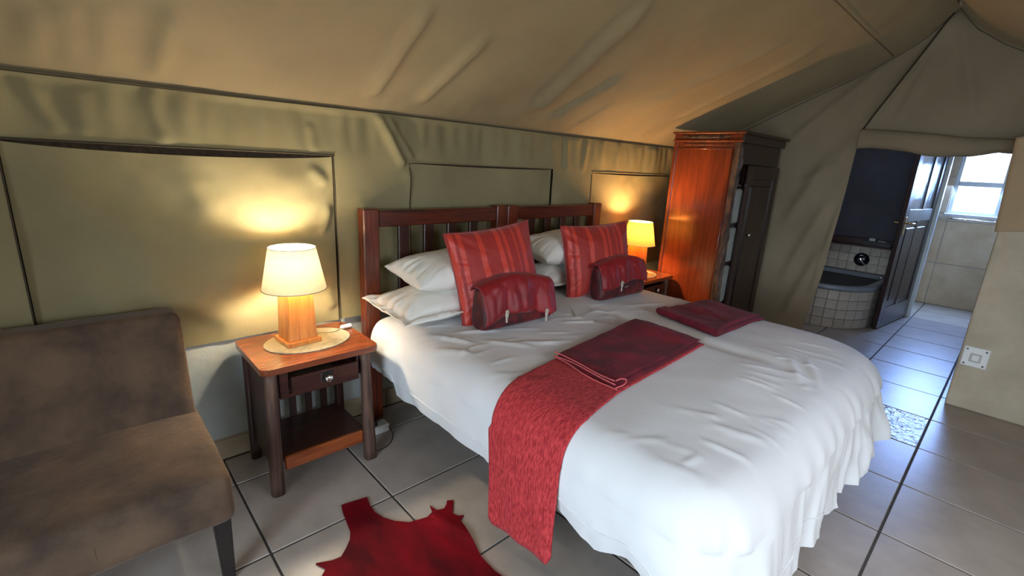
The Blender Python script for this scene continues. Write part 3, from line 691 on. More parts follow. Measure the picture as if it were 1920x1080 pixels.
for _ in range(16):      # fine wrinkles in front of the cushions
    x0 = _rc.uniform(.5, 2.0); y0 = _rc.uniform(-.25, .05); a_ = math.radians(_rc.gauss(-28, 14)); l_ = _rc.uniform(.08, .25)
    CREASE.append(((x0, y0), (x0+l_*math.cos(a_), y0+l_*math.sin(a_)), _rc.uniform(.008, .014), _rc.uniform(.002, .005)))
def wr_top(x, y):
    d = .0045*fbm(x*6, y*6, 121, 3)
    # creases running toward the pillows and the pulled centre
    for a, b, w, am in CREASE:
        d = d + fold(x, y, a, b, w, am, .3)
    return d
# fine top: resample inset densely
INS = list(np.linspace(.93, .14, 62))
rows = []
for ins in INS:
    p, n = rrect(ins); rows.append(np.column_stack([p, ztop(p[:, 0], p[:, 1])+wr_top(p[:, 0], p[:, 1])]))
ed = ztop(O0[:, 0], O0[:, 1])
for t in np.linspace(0, 1, 12)[0:]:
    a = t*math.pi/2
    p, n = rrect(REDGE*(1-math.sin(a)))
    z = ztop(p[:, 0], p[:, 1]) - REDGE*(1-math.cos(a)) + wr_top(p[:, 0], p[:, 1])*(1-t)
    off = (fa*.25*np.sin(phs))*t*t
    rows.append(np.column_stack([p+NR*off[:, None], z+(-.004*np.sin(phs*.5)*wfoot*t)]))
ztopside = ed-REDGE
STITCH = None
for t in np.linspace(0, 1, 34)[1:]:
    z = ztopside + (HEM-ztopside)*t
    am = fa*(.25+.9*t)
    ph = phs + .8*np.sin(sA*7+t*2) + t*1.2*fbm(sA*4, sA*0+t*2, 117)
    rip = am*(2.2*vn(sA*8.5+.5*t, sA*0+t*.9, 3)+1.0*vn(sA*17-.8*t, sA*0+t*1.4, 4)+.25*vn(sA*37, sA*0+t, 6))*1.3 + am*1.1*(.5-2*np.abs(vn(sA*13+.6*t, sA*0+t*.8, 8))) - am*.35*np.abs(np.sin(sA*15+2*t+3*fbm(sA*2, sA*0, 118)))
    flare = .035*t*wfoot + .05*t*cornR + .045*t*cornL - .012*t*wleft + .012*wleft*np.sin(t*math.pi)
    p = O0+NR*(flare+rip)[:, None]
    rows.append(np.column_stack([p, z]))
    if STITCH is None and t > .62: STITCH = rows[-1]+np.column_stack([NR*.0015, NR[:, 0]*0])
rows = np.array(rows); nr_, nc_ = rows.shape[:2]
F = []
for i in range(nr_-1):
    for k in range(nc_): F.append((i*nc_+k, i*nc_+(k+1) % nc_, (i+1)*nc_+(k+1) % nc_, (i+1)*nc_+k))
# inner cap strip
F.append(tuple(range(nc_))[::-1])
dv = lab(mesh('duvet', rows.reshape(-1, 3), F, 'duvet', None, True), 'wide white cotton duvet spread over both beds and hanging at the foot', 'duvet')
m1 = int(np.argmin(np.abs(O0[:, 0]-1.0)+10*(NR[:, 1] > -.9)))
tube('stitch_line', [tuple(STITCH[k]) for k in range(2, m1, 2)], .0032, 'duvet', dv, 6, False)

# ---- runner over the left side
def edge_path(y, x_in, zhem, lift=.008, n=70, xs0=None):
    """path from x_in on top, over the left edge, down to zhem; returns list of (x,z)"""
    x_e = DX0
    pts = []
    for x in np.linspace(x_in, x_e+REDGE, 40): pts.append((x, float(ztop(np.array(x), np.array(y))+max(0, float(wr_top(np.array(x), np.array(y)))))+lift))
    z0 = float(ztop(np.array(x_e), np.array(y)))
    for a in np.linspace(0, math.pi/2, 12)[1:]:
        pts.append((x_e+REDGE-(REDGE+lift)*math.sin(a), z0-REDGE+(REDGE+lift)*math.cos(a)))
    zs0 = z0-REDGE
    for t in np.linspace(0, 1, 26)[1:]:
        pts.append((x_e-lift-.010-.006*math.sin(t*3+y*9)-.004*t, zs0+(zhem-zs0)*t))
    return pts
ny = 46; Xr, Yr_, Zr = [], [], []
for j in range(ny):
    v = j/(ny-1)
    col = []
    yb = -.445+(-.79+.445)*v
    hem = .088+.045*v - .05*math.sin(math.pi*v)**1*0 + .035*(1-min(1, (1-v)/.05))+.02*(1-min(1, v/.06))
    pth = edge_path(yb, 1.285, hem)
    for (x, z) in pth:
        yt = np.interp(x, [.19, .45, .55, 1.28], [-.445, -.415, -.400, -.325]); yl = np.interp(x, [.19, .30, .52, 1.28], [-.79, -.79, -.752, -.715])
        y = yt+(yl-yt)*v
        if z < .5: y = y + .02*(v-.5)*(.5-z) - .03*(.5-z)
        if x > .35: z = float(ztop(np.array(x), np.array(y))+max(0, float(wr_top(np.array(x), np.array(y)))))+.008
        col.append((x-(.008*math.sin(v*14+z*8)*(.5-z) if z < .5 else 0), y, z))
    Xr.append([c[0] for c in col]); Yr_.append([c[1] for c in col]); Zr.append([c[2] for c in col])
ru = lab(grid('bed_runner', np.array(Xr), np.array(Yr_), np.array(Zr), 'runner'), 'bright red chenille bed runner hanging down the near side of the bed', 'bed runner')
md = ru.modifiers.new('thick', 'SOLIDIFY'); md.thickness = .006; md.offset = 0

# ---- folded fleece blankets: each a stack of folded layers
def cloth_layer(name, cor, lift, th, mat, parent, seed, amp=.004, roundx=.02, extra=None, n=56):
    u = np.linspace(0, 1, n); U, V = np.meshgrid(u, u); c = np.array(cor)
    def P(U, V):
        w = [(1-U)*(1-V), U*(1-V), U*V, (1-U)*V]
        return sum(w[i]*c[i][0] for i in range(4)), sum(w[i]*c[i][1] for i in range(4))
    X, Y = P(U, V)
    wob = .008
    X = X + wob*fbm(Y*5, X*0, seed)*(np.abs(U-.5)*2)**3; Y = Y + wob*fbm(X*5, Y*0+2, seed+1)*(np.abs(V-.5)*2)**3
    base = ztop(X, Y)+np.maximum(0, wr_top(X, Y))+lift
    ed = np.minimum(np.minimum(U, 1-U)/.035, np.minimum(V, 1-V)/.035); ed = np.clip(ed, 0, 1); ed = np.sqrt(1-(1-ed)**2)
    wr = amp*fbm(X*7, Y*7, seed+3, 3)
    if extra: wr = wr + extra(X, Y)
    wr = np.maximum(wr, -th*.3)
    Zt = base+th*.5+th*.5*ed+wr*ed; Zb = base+th*.5-th*.5*ed+wr*ed*.4
    k = U.size; vs_ = np.concatenate([np.stack([X, Y, Zt], -1).reshape(-1, 3), np.stack([X, Y, Zb], -1).reshape(-1, 3)])
    F = []
    for i in range(n-1):
        for j in range(n-1):
            a, b, c_, d = i*n+j, i*n+j+1, (i+1)*n+j+1, (i+1)*n+j
            F.append((a, b, c_, d)); F.append((k+d, k+c_, k+b, k+a))
    for j in range(n-1):
        F.append((j+1, j, k+j, k+j+1)); a = (n-1)*n; F.append((a+j, a+j+1, k+a+j+1, k+a+j))
        F.append((j*n, (j+1)*n, k+(j+1)*n, k+j*n)); F.append(((j+1)*n+n-1, j*n+n-1, k+j*n+n-1, k+(j+1)*n+n-1))
    return mesh(name, vs_, F, mat, parent, True)
fb = empty('folded_blanket', (0, 0, 0)); lab(fb, 'maroon fleece blanket folded flat on top of the red runner', 'blanket')
C1 = [(.530, -.735), (1.262, -.712), (1.285, -.318), (.560, -.398)]
ex1 = lambda X, Y: fold(X, Y, (.96, -.38), (1.04, -.66), .022, -.012, .2) + fold(X, Y, (1.16, -.34), (1.20, -.70), .06, .014, .2) + fold(X, Y, (.70, -.45), (.85, -.68), .03, .006, .3) + fold(X, Y, (1.05, -.35), (1.2, -.60), .05, .006, .3)
cloth_layer('lower_fold', C1, .012, .013, 'maroon', fb, 201)
C1b = [(.545, -.722), (1.27, -.70), (1.275, -.330), (.572, -.402)]
cloth_layer('upper_fold', C1b, .024, .014, 'maroon', fb, 205, .013, extra=ex1)
for dz, dx, dy in [(.018, -.012, -.006), (.031, .0, .006), (.042, .006, .010)]:
    pts = []
    for t in np.linspace(0, 1, 26):
        x = .530+(.560-.530)*t+dx*.6+.006*math.sin(t*7+dz*90); y = -.735+(-.398+.735)*t+dy*(1-t)
        pts.append((x, y, float(ztop(np.array(x), np.array(y)))+dz+.004*math.sin(t*5+dz*200)))
    tube('stitched_edge', pts, .0026, 'maroon_light', fb, 6, False)
tube('stitched_edge', [(.525, -.738, .666), (.56, -.748, .672), (.585, -.742, .682), (.56, -.732, .690), (.535, -.728, .688)], .0026, 'maroon_light', fb, 6)
fb2 = empty('folded_blanket', (0, 0, 0)); lab(fb2, 'maroon fleece blanket folded on the bed side nearer the wardrobe', 'blanket')
C2 = [(1.445, -.705), (2.06, -.715), (2.15, -.345), (1.545, -.305)]
ex2 = lambda X, Y: fold(X, Y, (1.72, -.36), (1.80, -.6), .05, .008, .3) + fold(X, Y, (1.95, -.35), (2.0, -.65), .04, .006, .3)
cloth_layer('lower_fold', C2, .003, .020, 'maroon', fb2, 211)
cloth_layer('upper_fold', [(1.46, -.69), (2.06, -.695), (2.14, -.355), (1.56, -.315)], .021, .016, 'maroon', fb2, 215, .018, extra=ex2)
cloth_layer('rolled_edge', [(1.435, -.712), (1.505, -.716), (1.605, -.312), (1.530, -.300)], .016, .032, 'maroon', fb2, 219)

# ------------------------------------------------------------------ pillows and cushions
def pillow(name, w, h, t, mat, pinch=.06, power=2.4, flange=0, seed=0, wr=.006, n=64, edgewr=.006):
    u = np.linspace(-1, 1, n); u = np.sign(u)*np.abs(u)**.8; U, V = np.meshgrid(u, u)
    X = U*w/2*(1-pinch*(1-V*V)); Y = V*h/2*(1-pinch*(1-U*U))
    fu = 1-2*flange/w if flange else 1; fv = 1-2*flange/h if flange else 1
    a = np.clip(1-np.abs(U/fu)**power, 0, 1); b = np.clip(1-np.abs(V/fv)**power, 0, 1)
    th = (a*b)**.5*t/2 + .003
    nz = wr*fbm(U*2.2+seed, V*2.2, seed, 4)*np.sqrt(a*b)
    rim = np.maximum(np.abs(U), np.abs(V)); an = np.arctan2(V, U)
    nz = nz + edgewr*2.6*fbm(an*7+seed, rim*1.5, seed+5, 2)*sstep(.55, .9, rim)*(1-sstep(.93, 1, rim))
    if flange: 
        fz = .010*fbm(U*3, V*3, seed+9)*sstep(fu-.03, 1, rim)
    else: fz = 0
    Zt = th+nz+fz; Zb = -th+nz*.5+fz
    k = U.size; vs_ = np.concatenate([np.stack([X, Y, Zt], -1).reshape(-1, 3), np.stack([X, Y, Zb], -1).reshape(-1, 3)]); F = []
    for i in range(n-1):
        for j in range(n-1):
            p, q, r, s = i*n+j, i*n+j+1, (i+1)*n+j+1, (i+1)*n+j
            F.append((p, q, r, s)); F.append((k+s, k+r, k+q, k+p))
    for j in range(n-1):
        F.append((j+1, j, k+j, k+j+1)); p = (n-1)*n; F.append((p+j, p+j+1, k+p+j+1, k+p+j))
        F.append((j*n, (j+1)*n, k+(j+1)*n, k+j*n)); F.append(((j+1)*n+n-1, j*n+n-1, k+j*n+n-1, k+(j+1)*n+n-1))
    return mesh(name, vs_, F, mat, None, True)
def place(o, c, ax, ay):
    ax = Vector(ax).normalized(); ay = Vector(ay); az = ax.cross(ay).normalized(); ay = az.cross(ax).normalized()
    m = Matrix((ax, ay, az)).transposed().to_4x4(); m.translation = Vector(c); o.matrix_world = m; return o
p1 = pillow('pillow', .68, .42, .15, 'pillow', .03, 2.6, .045, 1, .02, edgewr=.010); place(p1, (.515, .405, .728), (1, .02, .02), (0, 1, .10))
lab(p1, 'white flanged pillow lowest in the pile next to the near lamp', 'pillow', 'white pillows')
p2 = pillow('pillow', .64, .36, .19, 'pillow', .05, 2.2, 0, 5, .014); place(p2, (.63, .445, .88), (1, 0, .03), (0, 1, .12))
lab(p2, 'white plain pillow on top of the flanged pillow next to the near lamp', 'pillow', 'white pillows')
p3 = pillow('pillow', .72, .34, .15, 'pillow', .03, 2.6, .045, 9, .02); place(p3, (1.60, .46, .75), (1, .0, .0), (0, 1, .22))
lab(p3, 'white pillow underneath, between the two striped red cushions', 'pillow', 'white pillows')
p4 = pillow('pillow', .72, .32, .21, 'pillow', .05, 2.2, 0, 13, .014); place(p4, (1.60, .47, .925), (1, 0, .02), (0, 1, .22))
lab(p4, 'white plain pillow upper one, between the two striped red cushions', 'pillow', 'white pillows')
def cushion(BL, TL, TR, label, seed):
    BL, TL, TR = Vector(BL), Vector(TL), Vector(TR); ax = TR-TL; ay = TL-BL
    w, h = ax.length, ay.length; o = pillow('striped_cushion', w*1.04, h*1.04, .17, 'stripe', .07, 2.1, 0, seed, .014, edgewr=.0045)
    place(o, BL+ax/2+ay/2, ax, ay); lab(o, label, 'cushion', 'striped red cushions')
    cu = []
    for t in np.linspace(0, 2*math.pi, 80):
        c, s = math.cos(t), math.sin(t); m_ = max(abs(c), abs(s)); u, v = c/m_, s/m_
        cu.append((u*w*.52*(1-.07*(1-v*v)), v*h*.52*(1-.07*(1-u*u)), 0))
    tube('piping', cu, .004, 'satin_flap', o, 6, False)
    return o
cushion((.505, .20, .625), (.520, .335, 1.088), (.985, .225, 1.150), 'red striped satin cushion leaning on pillows nearest the near lamp', 21)
cushion((1.405, .235, .635), (1.375, .35, 1.080), (1.85, .20, 1.107), 'red striped satin cushion leaning on pillows nearest the far lamp', 27)

def pouch(c, w, h, d, rz, label, seed, clips, cord=False, flap_h=.55):
    o = empty('velvet_pouch', c, rz); lab(o, label, 'pouch', 'red velvet pouches')
    # body: rounded wedge, local x width, y depth (front = -y), z up
    nu, nv = 60, 40; vs_, F = [], []
    def sec(t, k=1.0):     # closed section in y,z
        a = 2*math.pi*t
        cy, cz = math.cos(a), math.sin(a); e = 2/3.2
        y = np.sign(cy)*abs(cy)**e*d/2; z = np.sign(cz)*abs(cz)**e*h/2+h/2
        f = z/h
        y = y*(1-.45*f) + .035*f
        return y, z
    for i in range(nu):
        u = -1+2*i/(nu-1); endk = (1-abs(u)**9)**.5 if abs(u) < 1 else 0
        for j in range(nv):
            y, z = sec(j/nv)
            k = .55+.45*endk
            sag = .018*math.cos(u*2.2)-.02*abs(u)**2*(z/h)
            nz = .010*float(fbm(np.array(u*4+seed), np.array(j/nv*6.), seed, 3))
            vs_.append((u*w/2*(1-.05*(z/h)), .02*(1-k)+(y)*k*(1+nz*6), h*.5+(z-h*.5)*(.86+.14*k)+sag*(z/h)))
    for i in range(nu-1):
        for j in range(nv): F.append((i*nv+j, i*nv+(j+1) % nv, (i+1)*nv+(j+1) % nv, (i+1)*nv+j))
    F.append(tuple(range(nv))[::-1]); F.append(tuple((nu-1)*nv+j for j in range(nv)))
    mesh('body', vs_, F, 'satin_dark', o, True)
    # flap: from back top over the front
    m_, n2 = 44, 60; X, Y, Z = np.zeros((m_, n2)), np.zeros((m_, n2)), np.zeros((m_, n2))
    for i in range(m_):
        t = i/(m_-1)
        # section parameter from back-top (t~.12) over top (.25) down the front (.5)
        tt = .10+.455*t if flap_h > .5 else .10+.415*t
        y, z = sec(tt)
        for j in range(n2):
            u = -1+2*j/(n2-1)
            puff = .014*math.sin(math.pi*t)**.5+.008
            gath = (.006*math.sin(u*9+2.2*math.sin(t*3+seed)+seed)+.028*float(fbm(np.array(u*3.2+seed+t*.8), np.array(t*2.0-u), seed+3, 4)))*t
            k = 1.0
            yy = y*1.0-puff*(1 if t > .25 else .3)-gath
            zz = z+.012*(1-t)+.018*math.cos(u*2.2)-.016*u*u*(z/h)+.012*t*math.sin(u*3+seed)
            X[i, j] = u*w/2*(1.0+.015*t); Y[i, j] = yy; Z[i, j] = zz
    fl_ = grid('flap', X, Y, Z, 'satin_flap', o)
    md = fl_.modifiers.new('thick', 'SOLIDIFY'); md.thickness = .008; md.offset = 0
    yf, zf = sec(.5)
    for cx_ in clips:
        cl = empty('clip_anchor'); bpy.data.objects.remove(cl)
        zc = float(Z[-1, int((cx_/w+.5)*(n2-1))]); yc = float(Y[-1, int((cx_/w+.5)*(n2-1))])
        b_ = boxes('clip', [((cx_-.010, yc-.014, zc-.012), (cx_+.010, yc-.006, zc+.026))], 'clip', o, .003)
        boxes('clip_tongue', [((cx_-.006, yc-.012, zc-.042), (cx_+.006, yc-.006, zc-.010))], 'clip', b_, .002)
        tube('clip_ring', [(cx_+.007*math.cos(a), yc-.016, zc+.012+.007*math.sin(a)) for a in np.linspace(0, 2*math.pi, 14)], .002, 'clip', b_, 6, False)
    if cord:
        tube('cord', [(-.10, yf-.006, h*.34), (-.04, yf-.010, h*.30), (.03, yf-.010, h*.31), (.12, yf-.004, h*.36)], .0025, 'clip', o, 6)
    return o
pouch((.765, .075, .645), .48, .235, .17, math.radians(-2), 'dark red velvet pouch with two clips in front of the nearer striped cushion', 3, (-.11, .145))
pouch((1.70, .075, .648), .46, .24, .15, math.radians(-3), 'dark red velvet pouch with one clip and cord before the farther striped cushion', 6, (-.06,), True, .45)

# ------------------------------------------------------------------ bedside tables
def nightstand(label):
    o = empty('bedside_table', (0, 0, 0)); lab(o, label, 'bedside table', 'wooden bedside tables')
    # local: x 0..0.51, y 0 (front) .. .43, top at z=.6
    bm = bmesh.new(); w, d, r = .51, .425, .028
    poly = []
    for (cx_, cy_, a0) in [(w-r, r, -.5), (w-r, d-r, 0), (r, d-r, .5), (r, r, 1)]:
        for t in np.linspace(0, .5, 6): poly.append((cx_+r*math.cos((a0+t)*math.pi), cy_+r*math.sin((a0+t)*math.pi)))
    a = [bm.verts.new((p[0], p[1], .573)) for p in poly]; b = [bm.verts.new((p[0], p[1], .600)) for p in poly]; n = len(a)
    top_f = bm.faces.new(b); bot_f = bm.faces.new(a[::-1]); 
    for i in range(n): bm.faces.new((a[i], a[(i+1) % n], b[(i+1) % n], b[i]))
    bmesh.ops.bevel(bm, geom=list(top_f.edges)+list(bot_f.edges), offset=.008, segments=3, affect='EDGES', profile=.6)
    bm_obj('table_top', bm, 'wood_top', o)
    for (lx, ly, mt_) in [(.042, .045, 'log'), (.455, .045, 'log'), (.042, .385, 'wood_dark'), (.455, .385, 'wood_dark')]:
        sl = -1 if lx < .2 else 1; vs_, F = [], []; n = 14; zz = np.linspace(0, .575, 12)
        for zi, z in enumerate(zz):
            f = z/.575; rr = .036-.008*f if mt_ == 'log' else .028
            for k in range(n):
                a_ = 2*math.pi*k/n; q = rr*(1+(.12*float(fbm(np.array(a_*1.1+lx*9), np.array(z*7), 31)) if mt_ == 'log' else 0))
                q /= max(abs(math.cos(a_)), abs(math.sin(a_)))**(.55 if mt_ == 'log' else .8)*1.12
                vs_.append((lx+sl*.010*(1-f)*(1 if mt_ == 'log' else .6)+q*math.cos(a_)*.9, ly-.008*(1-f)+q*math.sin(a_)*.9, z))
        for i in range(len(zz)-1):
            for k in range(n): F.append((i*n+k, i*n+(k+1) % n, (i+1)*n+(k+1) % n, (i+1)*n+k))
        F += [tuple(range(n))[::-1], tuple((len(zz)-1)*n+k for k in range(n))]
        mesh('leg', vs_, F, mt_, o, True)
    boxes('side_panel', [((.032, .07, .10), (.046, .36, .575))], 'wood_dark', o); boxes('side_rail', [((.452, .07, .43), (.466, .36, .575))], 'wood_dark_x', o)
    boxes('drawer_frame', [((.075, .045, .555), (.425, .062, .575)), ((.075, .045, .435), (.425, .062, .452)), ((.075, .045, .452), (.112, .062, .555)), ((.415, .045, .452), (.425, .062, .555))], 'wood_dark_x', o, .002)
    dw = boxes('drawer', [((.118, .02, .462), (.412, .036, .536)), ((.122, .036, .462), (.130, .33, .520)), ((.400, .036, .462), (.408, .33, .520)), ((.122, .036, .462), (.408, .33, .468)), ((.122, .32, .462), (.408, .33, .520))], 'wood_dark_x', o, .002)
    boxes('lock_plate', [((.238, .016, .478), (.292, .022, .524))], 'live_edge', dw, .002)
    kn = lathe('knob', [(.001, .0), (.008, 0), (.007, .010), (.017, .016), (.019, .024), (.012, .030), (.001, .031)], 'chrome', dw, 20, caps=False); kn.rotation_euler = (math.pi/2, 0, 0); kn.location = (.265, .016, .50)
    boxes('shelf', [((.05, .05, .135), (.455, .385, .155))], 'wood_dark_x', o)
    boxes('shelf_rail', [((.072, .036, .095), (.432, .056, .160))], 'wood_rail', o, .004)
    boxes('shelf_rail', [((.036, .07, .10), (.052, .36, .155))], 'wood_dark_x', o, .004)
    for k in range(4):
        xx = .13+.078*k; boxes('back_slat', [((xx, .385, .15), (xx+.034, .397, .56))], 'wood_dark', o, .002)
    return o
ns1 = nightstand('wooden bedside table with ajar drawer between armless chair and bed'); ns1.location = (-.408, .290, 0)
ns2 = copy_tree(ns1); ns2.location = (2.352, .305, 0); ns2['label'] = 'wooden bedside table between the bed and the wardrobe'

# lamps and mats
def lamp(pos, label, shade_m, bulb_m, rz, cord_pts, sw_at):
    o = empty('table_lamp', pos, rz); lab(o, label, 'table lamp', 'wooden table lamps')
    bm = bmesh.new(); add_box(bm, (-.078, -.078, 0), (.078, .078, .022), .004, 2); bm_obj('plinth', bm, 'wood_lamp', o)
    bm = bmesh.new(); s0, s1 = .064, .056
    add_prism(bm, [(-s0, -s0), (s0, -s0), (s0, s0), (-s0, s0)], .022, [(-s1, -s1), (s1, -s1), (s1, s1), (-s1, s1)], .262, .003); bm_obj('column', bm, 'wood_lamp', o)
    tube('stem', [(0, 0, .262), (0, 0, .30)], .012, 'brass', o, 12, False)
    n = 56; pr = [(.136, .252), (.098, .440)]; th = .0015; vs_, F = [], []
    for (r, z) in [(.136, .252), (.098, .440), (.0965, .440), (.1345, .252)]:
        for k in range(n): a = 2*math.pi*k/n; vs_.append((r*math.cos(a), r*math.sin(a), z))
    for i in (0,):
        for k in range(n): F.append((k, (k+1) % n, n+(k+1) % n, n+k))
    sh = mesh('shade', vs_[:2*n], F, shade_m, o, True)
    for (r, z) in [(.136, .252), (.098, .440)]:
        tube('shade_rim', [(r*math.cos(a), r*math.sin(a), z) for a in np.linspace(0, 2*math.pi, n)], .0022, 'cord', sh, 6, False)
    lathe('bulb', [(.001, .300), (.012, .302), (.014, .335), (.027, .370), (.026, .390), (.015, .407), (.001, .412)], bulb_m, o, 20, caps=False)
    tube('shade_ring', [(.0, -.097, .425), (.0, -.03, .424), (.03, 0, .424), (0, .03, .424), (0, .097, .425)], .002, 'brass', o, 6, False)
    if cord_pts:
        c = tube('cord', cord_pts, .0026, 'cord', o, 6)
        boxes('cord_switch', [((sw_at[0]-.030, sw_at[1]-.011, 0.0), (sw_at[0]+.030, sw_at[1]+.011, .018))], 'white_plastic', o, .006)
    return o
def mat_oval(pos, rx, ry, label):
    o = lathe('placemat', [(.001, 0), (.985, 0), (1.0, .002), (.985, .0042), (.001, .0042)], 'mat', None, 64, caps=False, sx=rx, sy=ry); o.location = pos
    tube('edge_binding', [(rx*.985*math.cos(a), ry*.985*math.sin(a), .003) for a in np.linspace(0, 2*math.pi, 65)], .0022, 'mat', o, 6, False)
    return lab(o, label, 'placemat', 'oval placemats')
mat_oval((-.138, .528, .6002), .192, .150, 'beige oval placemat under the lamp nearest the armless chair')
mat_oval((2.600, .515, .6002), .185, .160, 'beige oval placemat under the lamp beside the wardrobe')
lamp((-.178, .545, .605), 'lit table lamp with cream shade and wooden base beside the armless chair', 'shade', 'bulb', math.radians(4),
     [(.07, .01, .004), (.12, .03, .003), (.17, .0, .003), (.215, .02, .004), (.24, .022, .006)], (.250, .020))
lamp((2.575, .515, .605), 'lit table lamp with amber shade between bed and wardrobe', 'shade_amber', 'bulb_amber', 0,
     [(.06, .05, .004), (.12, .06, .003), (.17, .05, .003), (.20, .03, .004)], (.19, .10))

# power block with cable on the floor behind the nearer bedside table
pb = empty('power_block', (.190, .50, 0)); lab(pb, 'small white power adaptor on the floor behind the bedside table leg', 'adaptor')
boxes('housing', [((-.055, -.02, 0), (.058, .045, .045))], 'white_plastic', pb, .004); boxes('plug', [((-.05, -.01, .045), (-.005, .03, .075))], 'cord_dark', pb, .004)
tube('cable', [(.05, -.02, .03), (.05, -.07, .006), (-.01, -.14, .004), (-.08, -.155, .004), (-.12, -.13, .004)], .002, 'cord_dark', pb, 6)

# ------------------------------------------------------------------ wardrobe
wa = empty('wardrobe', (2.90, -.06, 0)); lab(wa, 'tall dark wooden wardrobe with rough live edge and glossy red side panel', 'wardrobe')
W, D, H = .83, .545, 1.70
boxes('side_panel', [((0, .02, 0), (.028, D, H))], 'wood_panel', wa, .003)
boxes('side_frame', [((-.008, .0, 0), (.004, .055, H)), ((-.008, D-.03, 0), (.004, D, H)), ((-.008, .055, H-.045), (.004, D-.03, H)), ((-.008, .055, 0), (.004, D-.03, .09))], 'wood_red', wa, .003)
tube('beading', [(-.010, .050, .10), (-.010, .050, H-.05)], .0045, 'wood_panel', wa, 8, False); tube('beading', [(-.010, .05, H-.052), (-.010, D-.03, H-.052)], .0045, 'wood_panel', wa, 8, False)
tube('carved_trim', [(-.010, .06+.4*t/60, H-.022+.004*math.sin(t*2.1)) for t in range(61)], .003, 'wood_red', wa, 6, False)
boxes('side_panel', [((W-.028, .02, 0), (W, D, H))], 'wood_ward', wa); boxes('back_panel', [((.028, D-.012, 0), (W-.028, D, H))], 'wood_ward', wa)
boxes('top_board', [((.028, .02, H-.03), (W-.028, D-.012, H))], 'wood_ward', wa); boxes('bottom_board', [((.028, .02, .06), (W-.028, D-.012, .085))], 'wood_ward', wa)
boxes('divider', [((.235, .03, .085), (.255, D-.012, H-.03))], 'wood_ward', wa)
for z in (.41, .755, 1.075, 1.39): boxes('shelf', [((.028, .012, z-.02), (.235, D-.012, z))], 'wood_ward', wa)
boxes('front_rail', [((.028, 0, H-.16), (W, .022, H))], 'wood_ward', wa); boxes('plinth', [((0, 0, 0), (W, .02, .085))], 'wood_ward', wa)
# live-edge board along the front corner
vs_, F = [], []; zz = np.linspace(0.02, H-.005, 90); prf = [(-.014, -.004), (.012, -.024), (.040, -.014), (.048, .016), (.03, .02), (-.014, .034)]
for z in zz:
    k = .62+.55*float(fbm(np.array(z*7), np.array(.5), 141))+.22*float(fbm(np.array(z*26), np.array(1.5), 143)); k2 = 1+.8*float(fbm(np.array(z*9), np.array(2.5), 142))
    for (px_, py_) in prf: vs_.append((px_*(k if px_ > 0 else 1), py_*(k2 if py_ < 0 else 1), z))
m_ = len(prf)
for i in range(len(zz)-1):
    for k in range(m_): F.append((i*m_+k, i*m_+(k+1) % m_, (i+1)*m_+(k+1) % m_, (i+1)*m_+k))
F += [tuple(range(m_))[::-1], tuple((len(zz)-1)*m_+k for k in range(m_))]
lab(mesh('live_edge', vs_, F, 'live_edge', wa), 'gnarled blackened bark edge down the front corner')
# door
dd = boxes('door', [((.185, -.022, .095), (.250, .0, H-.165)), ((W-.09, -.022, .095), (W-.005, .0, H-.165)), ((.250, -.022, .095), (W-.09, .0, .20)), ((.250, -.022, H-.27), (W-.09, .0, H-.165)), ((.250, -.012, .2), (W-.09, -.004, H-.27))], 'wood_ward', wa, .003)
boxes('raised_panel', [((.295, -.020, .25), (W-.135, -.010, H-.32))], 'wood_ward', dd, .010)
kn = lathe('knob', [(.001, 0), (.008, 0), (.007, .012), (.017, .020), (.015, .032), (.001, .035)], 'chrome', dd, 16, caps=False); kn.rotation_euler = (math.pi/2, 0, 0); kn.location = (.345, -.02, .98)
# cornice
co = boxes('cornice', [((-.02, -.02, H), (W+.02, D+.005, H+.018)), ((-.012, -.012, H+.018), (W+.012, D, H+.060)), ((-.032, -.034, H+.060), (W+.045, D+.01, H+.078))], 'wood_red', wa, .004)
boxes('cornice_front_shaded', [((-.014, -.024, H-.002), (W+.024, -.012, H+.062)), ((-.034, -.046, H+.058), (W+.05, -.030, H+.080)), ((W+.01, -.02, H), (W+.03, D, H+.06))], 'wood_ward', wa, .003)  # darker wood stands for the weaker light on the front moulding
# rough dark hollow on the frieze
ys_ = np.linspace(.08, .50, 40); vs_, F = [], []
for i, y in enumerate(ys_):
    u = i/39; hh = .013*math.sin(math.pi*u)**.6*(1+.9*float(fbm(np.array(y*22), np.array(0.), 151))); zc = H+.039+.006*float(fbm(np.array(y*11), np.array(2.), 152))
    for k in range(8):
        a = 2*math.pi*k/8; vs_.append((-.0135-.004*math.cos(a)*math.sin(math.pi*u), y, zc+hh*math.sin(a)))
for i in range(39):
    for k in range(8): F.append((i*8+k, i*8+(k+1) % 8, (i+1)*8+(k+1) % 8, (i+1)*8+k))
F += [tuple(range(8))[::-1], tuple(39*8+k for k in range(8))]
mesh('bark_inlay', vs_, F, 'live_edge', co, True)
for k, (z0, z1, lb) in enumerate([(1.076, 1.355, 'white folded linen on the top visible wardrobe shelf'), (.756, 1.045, 'white folded linen on the middle visible wardrobe shelf'), (.411, .725, 'white folded linen on the lowest visible wardrobe shelf')]):
    li = empty('folded_linen', (3.02, .09, z0)); lab(li, lb, 'linen', 'linen in the wardrobe')
    n = 1; hh = (z1-z0)/n
    for q in range(n): boxes('fold', [((-.070, -.135+.004*q, q*hh+.001), (.105, .2, (q+1)*hh-.001))], 'linen_pile', li, .012)

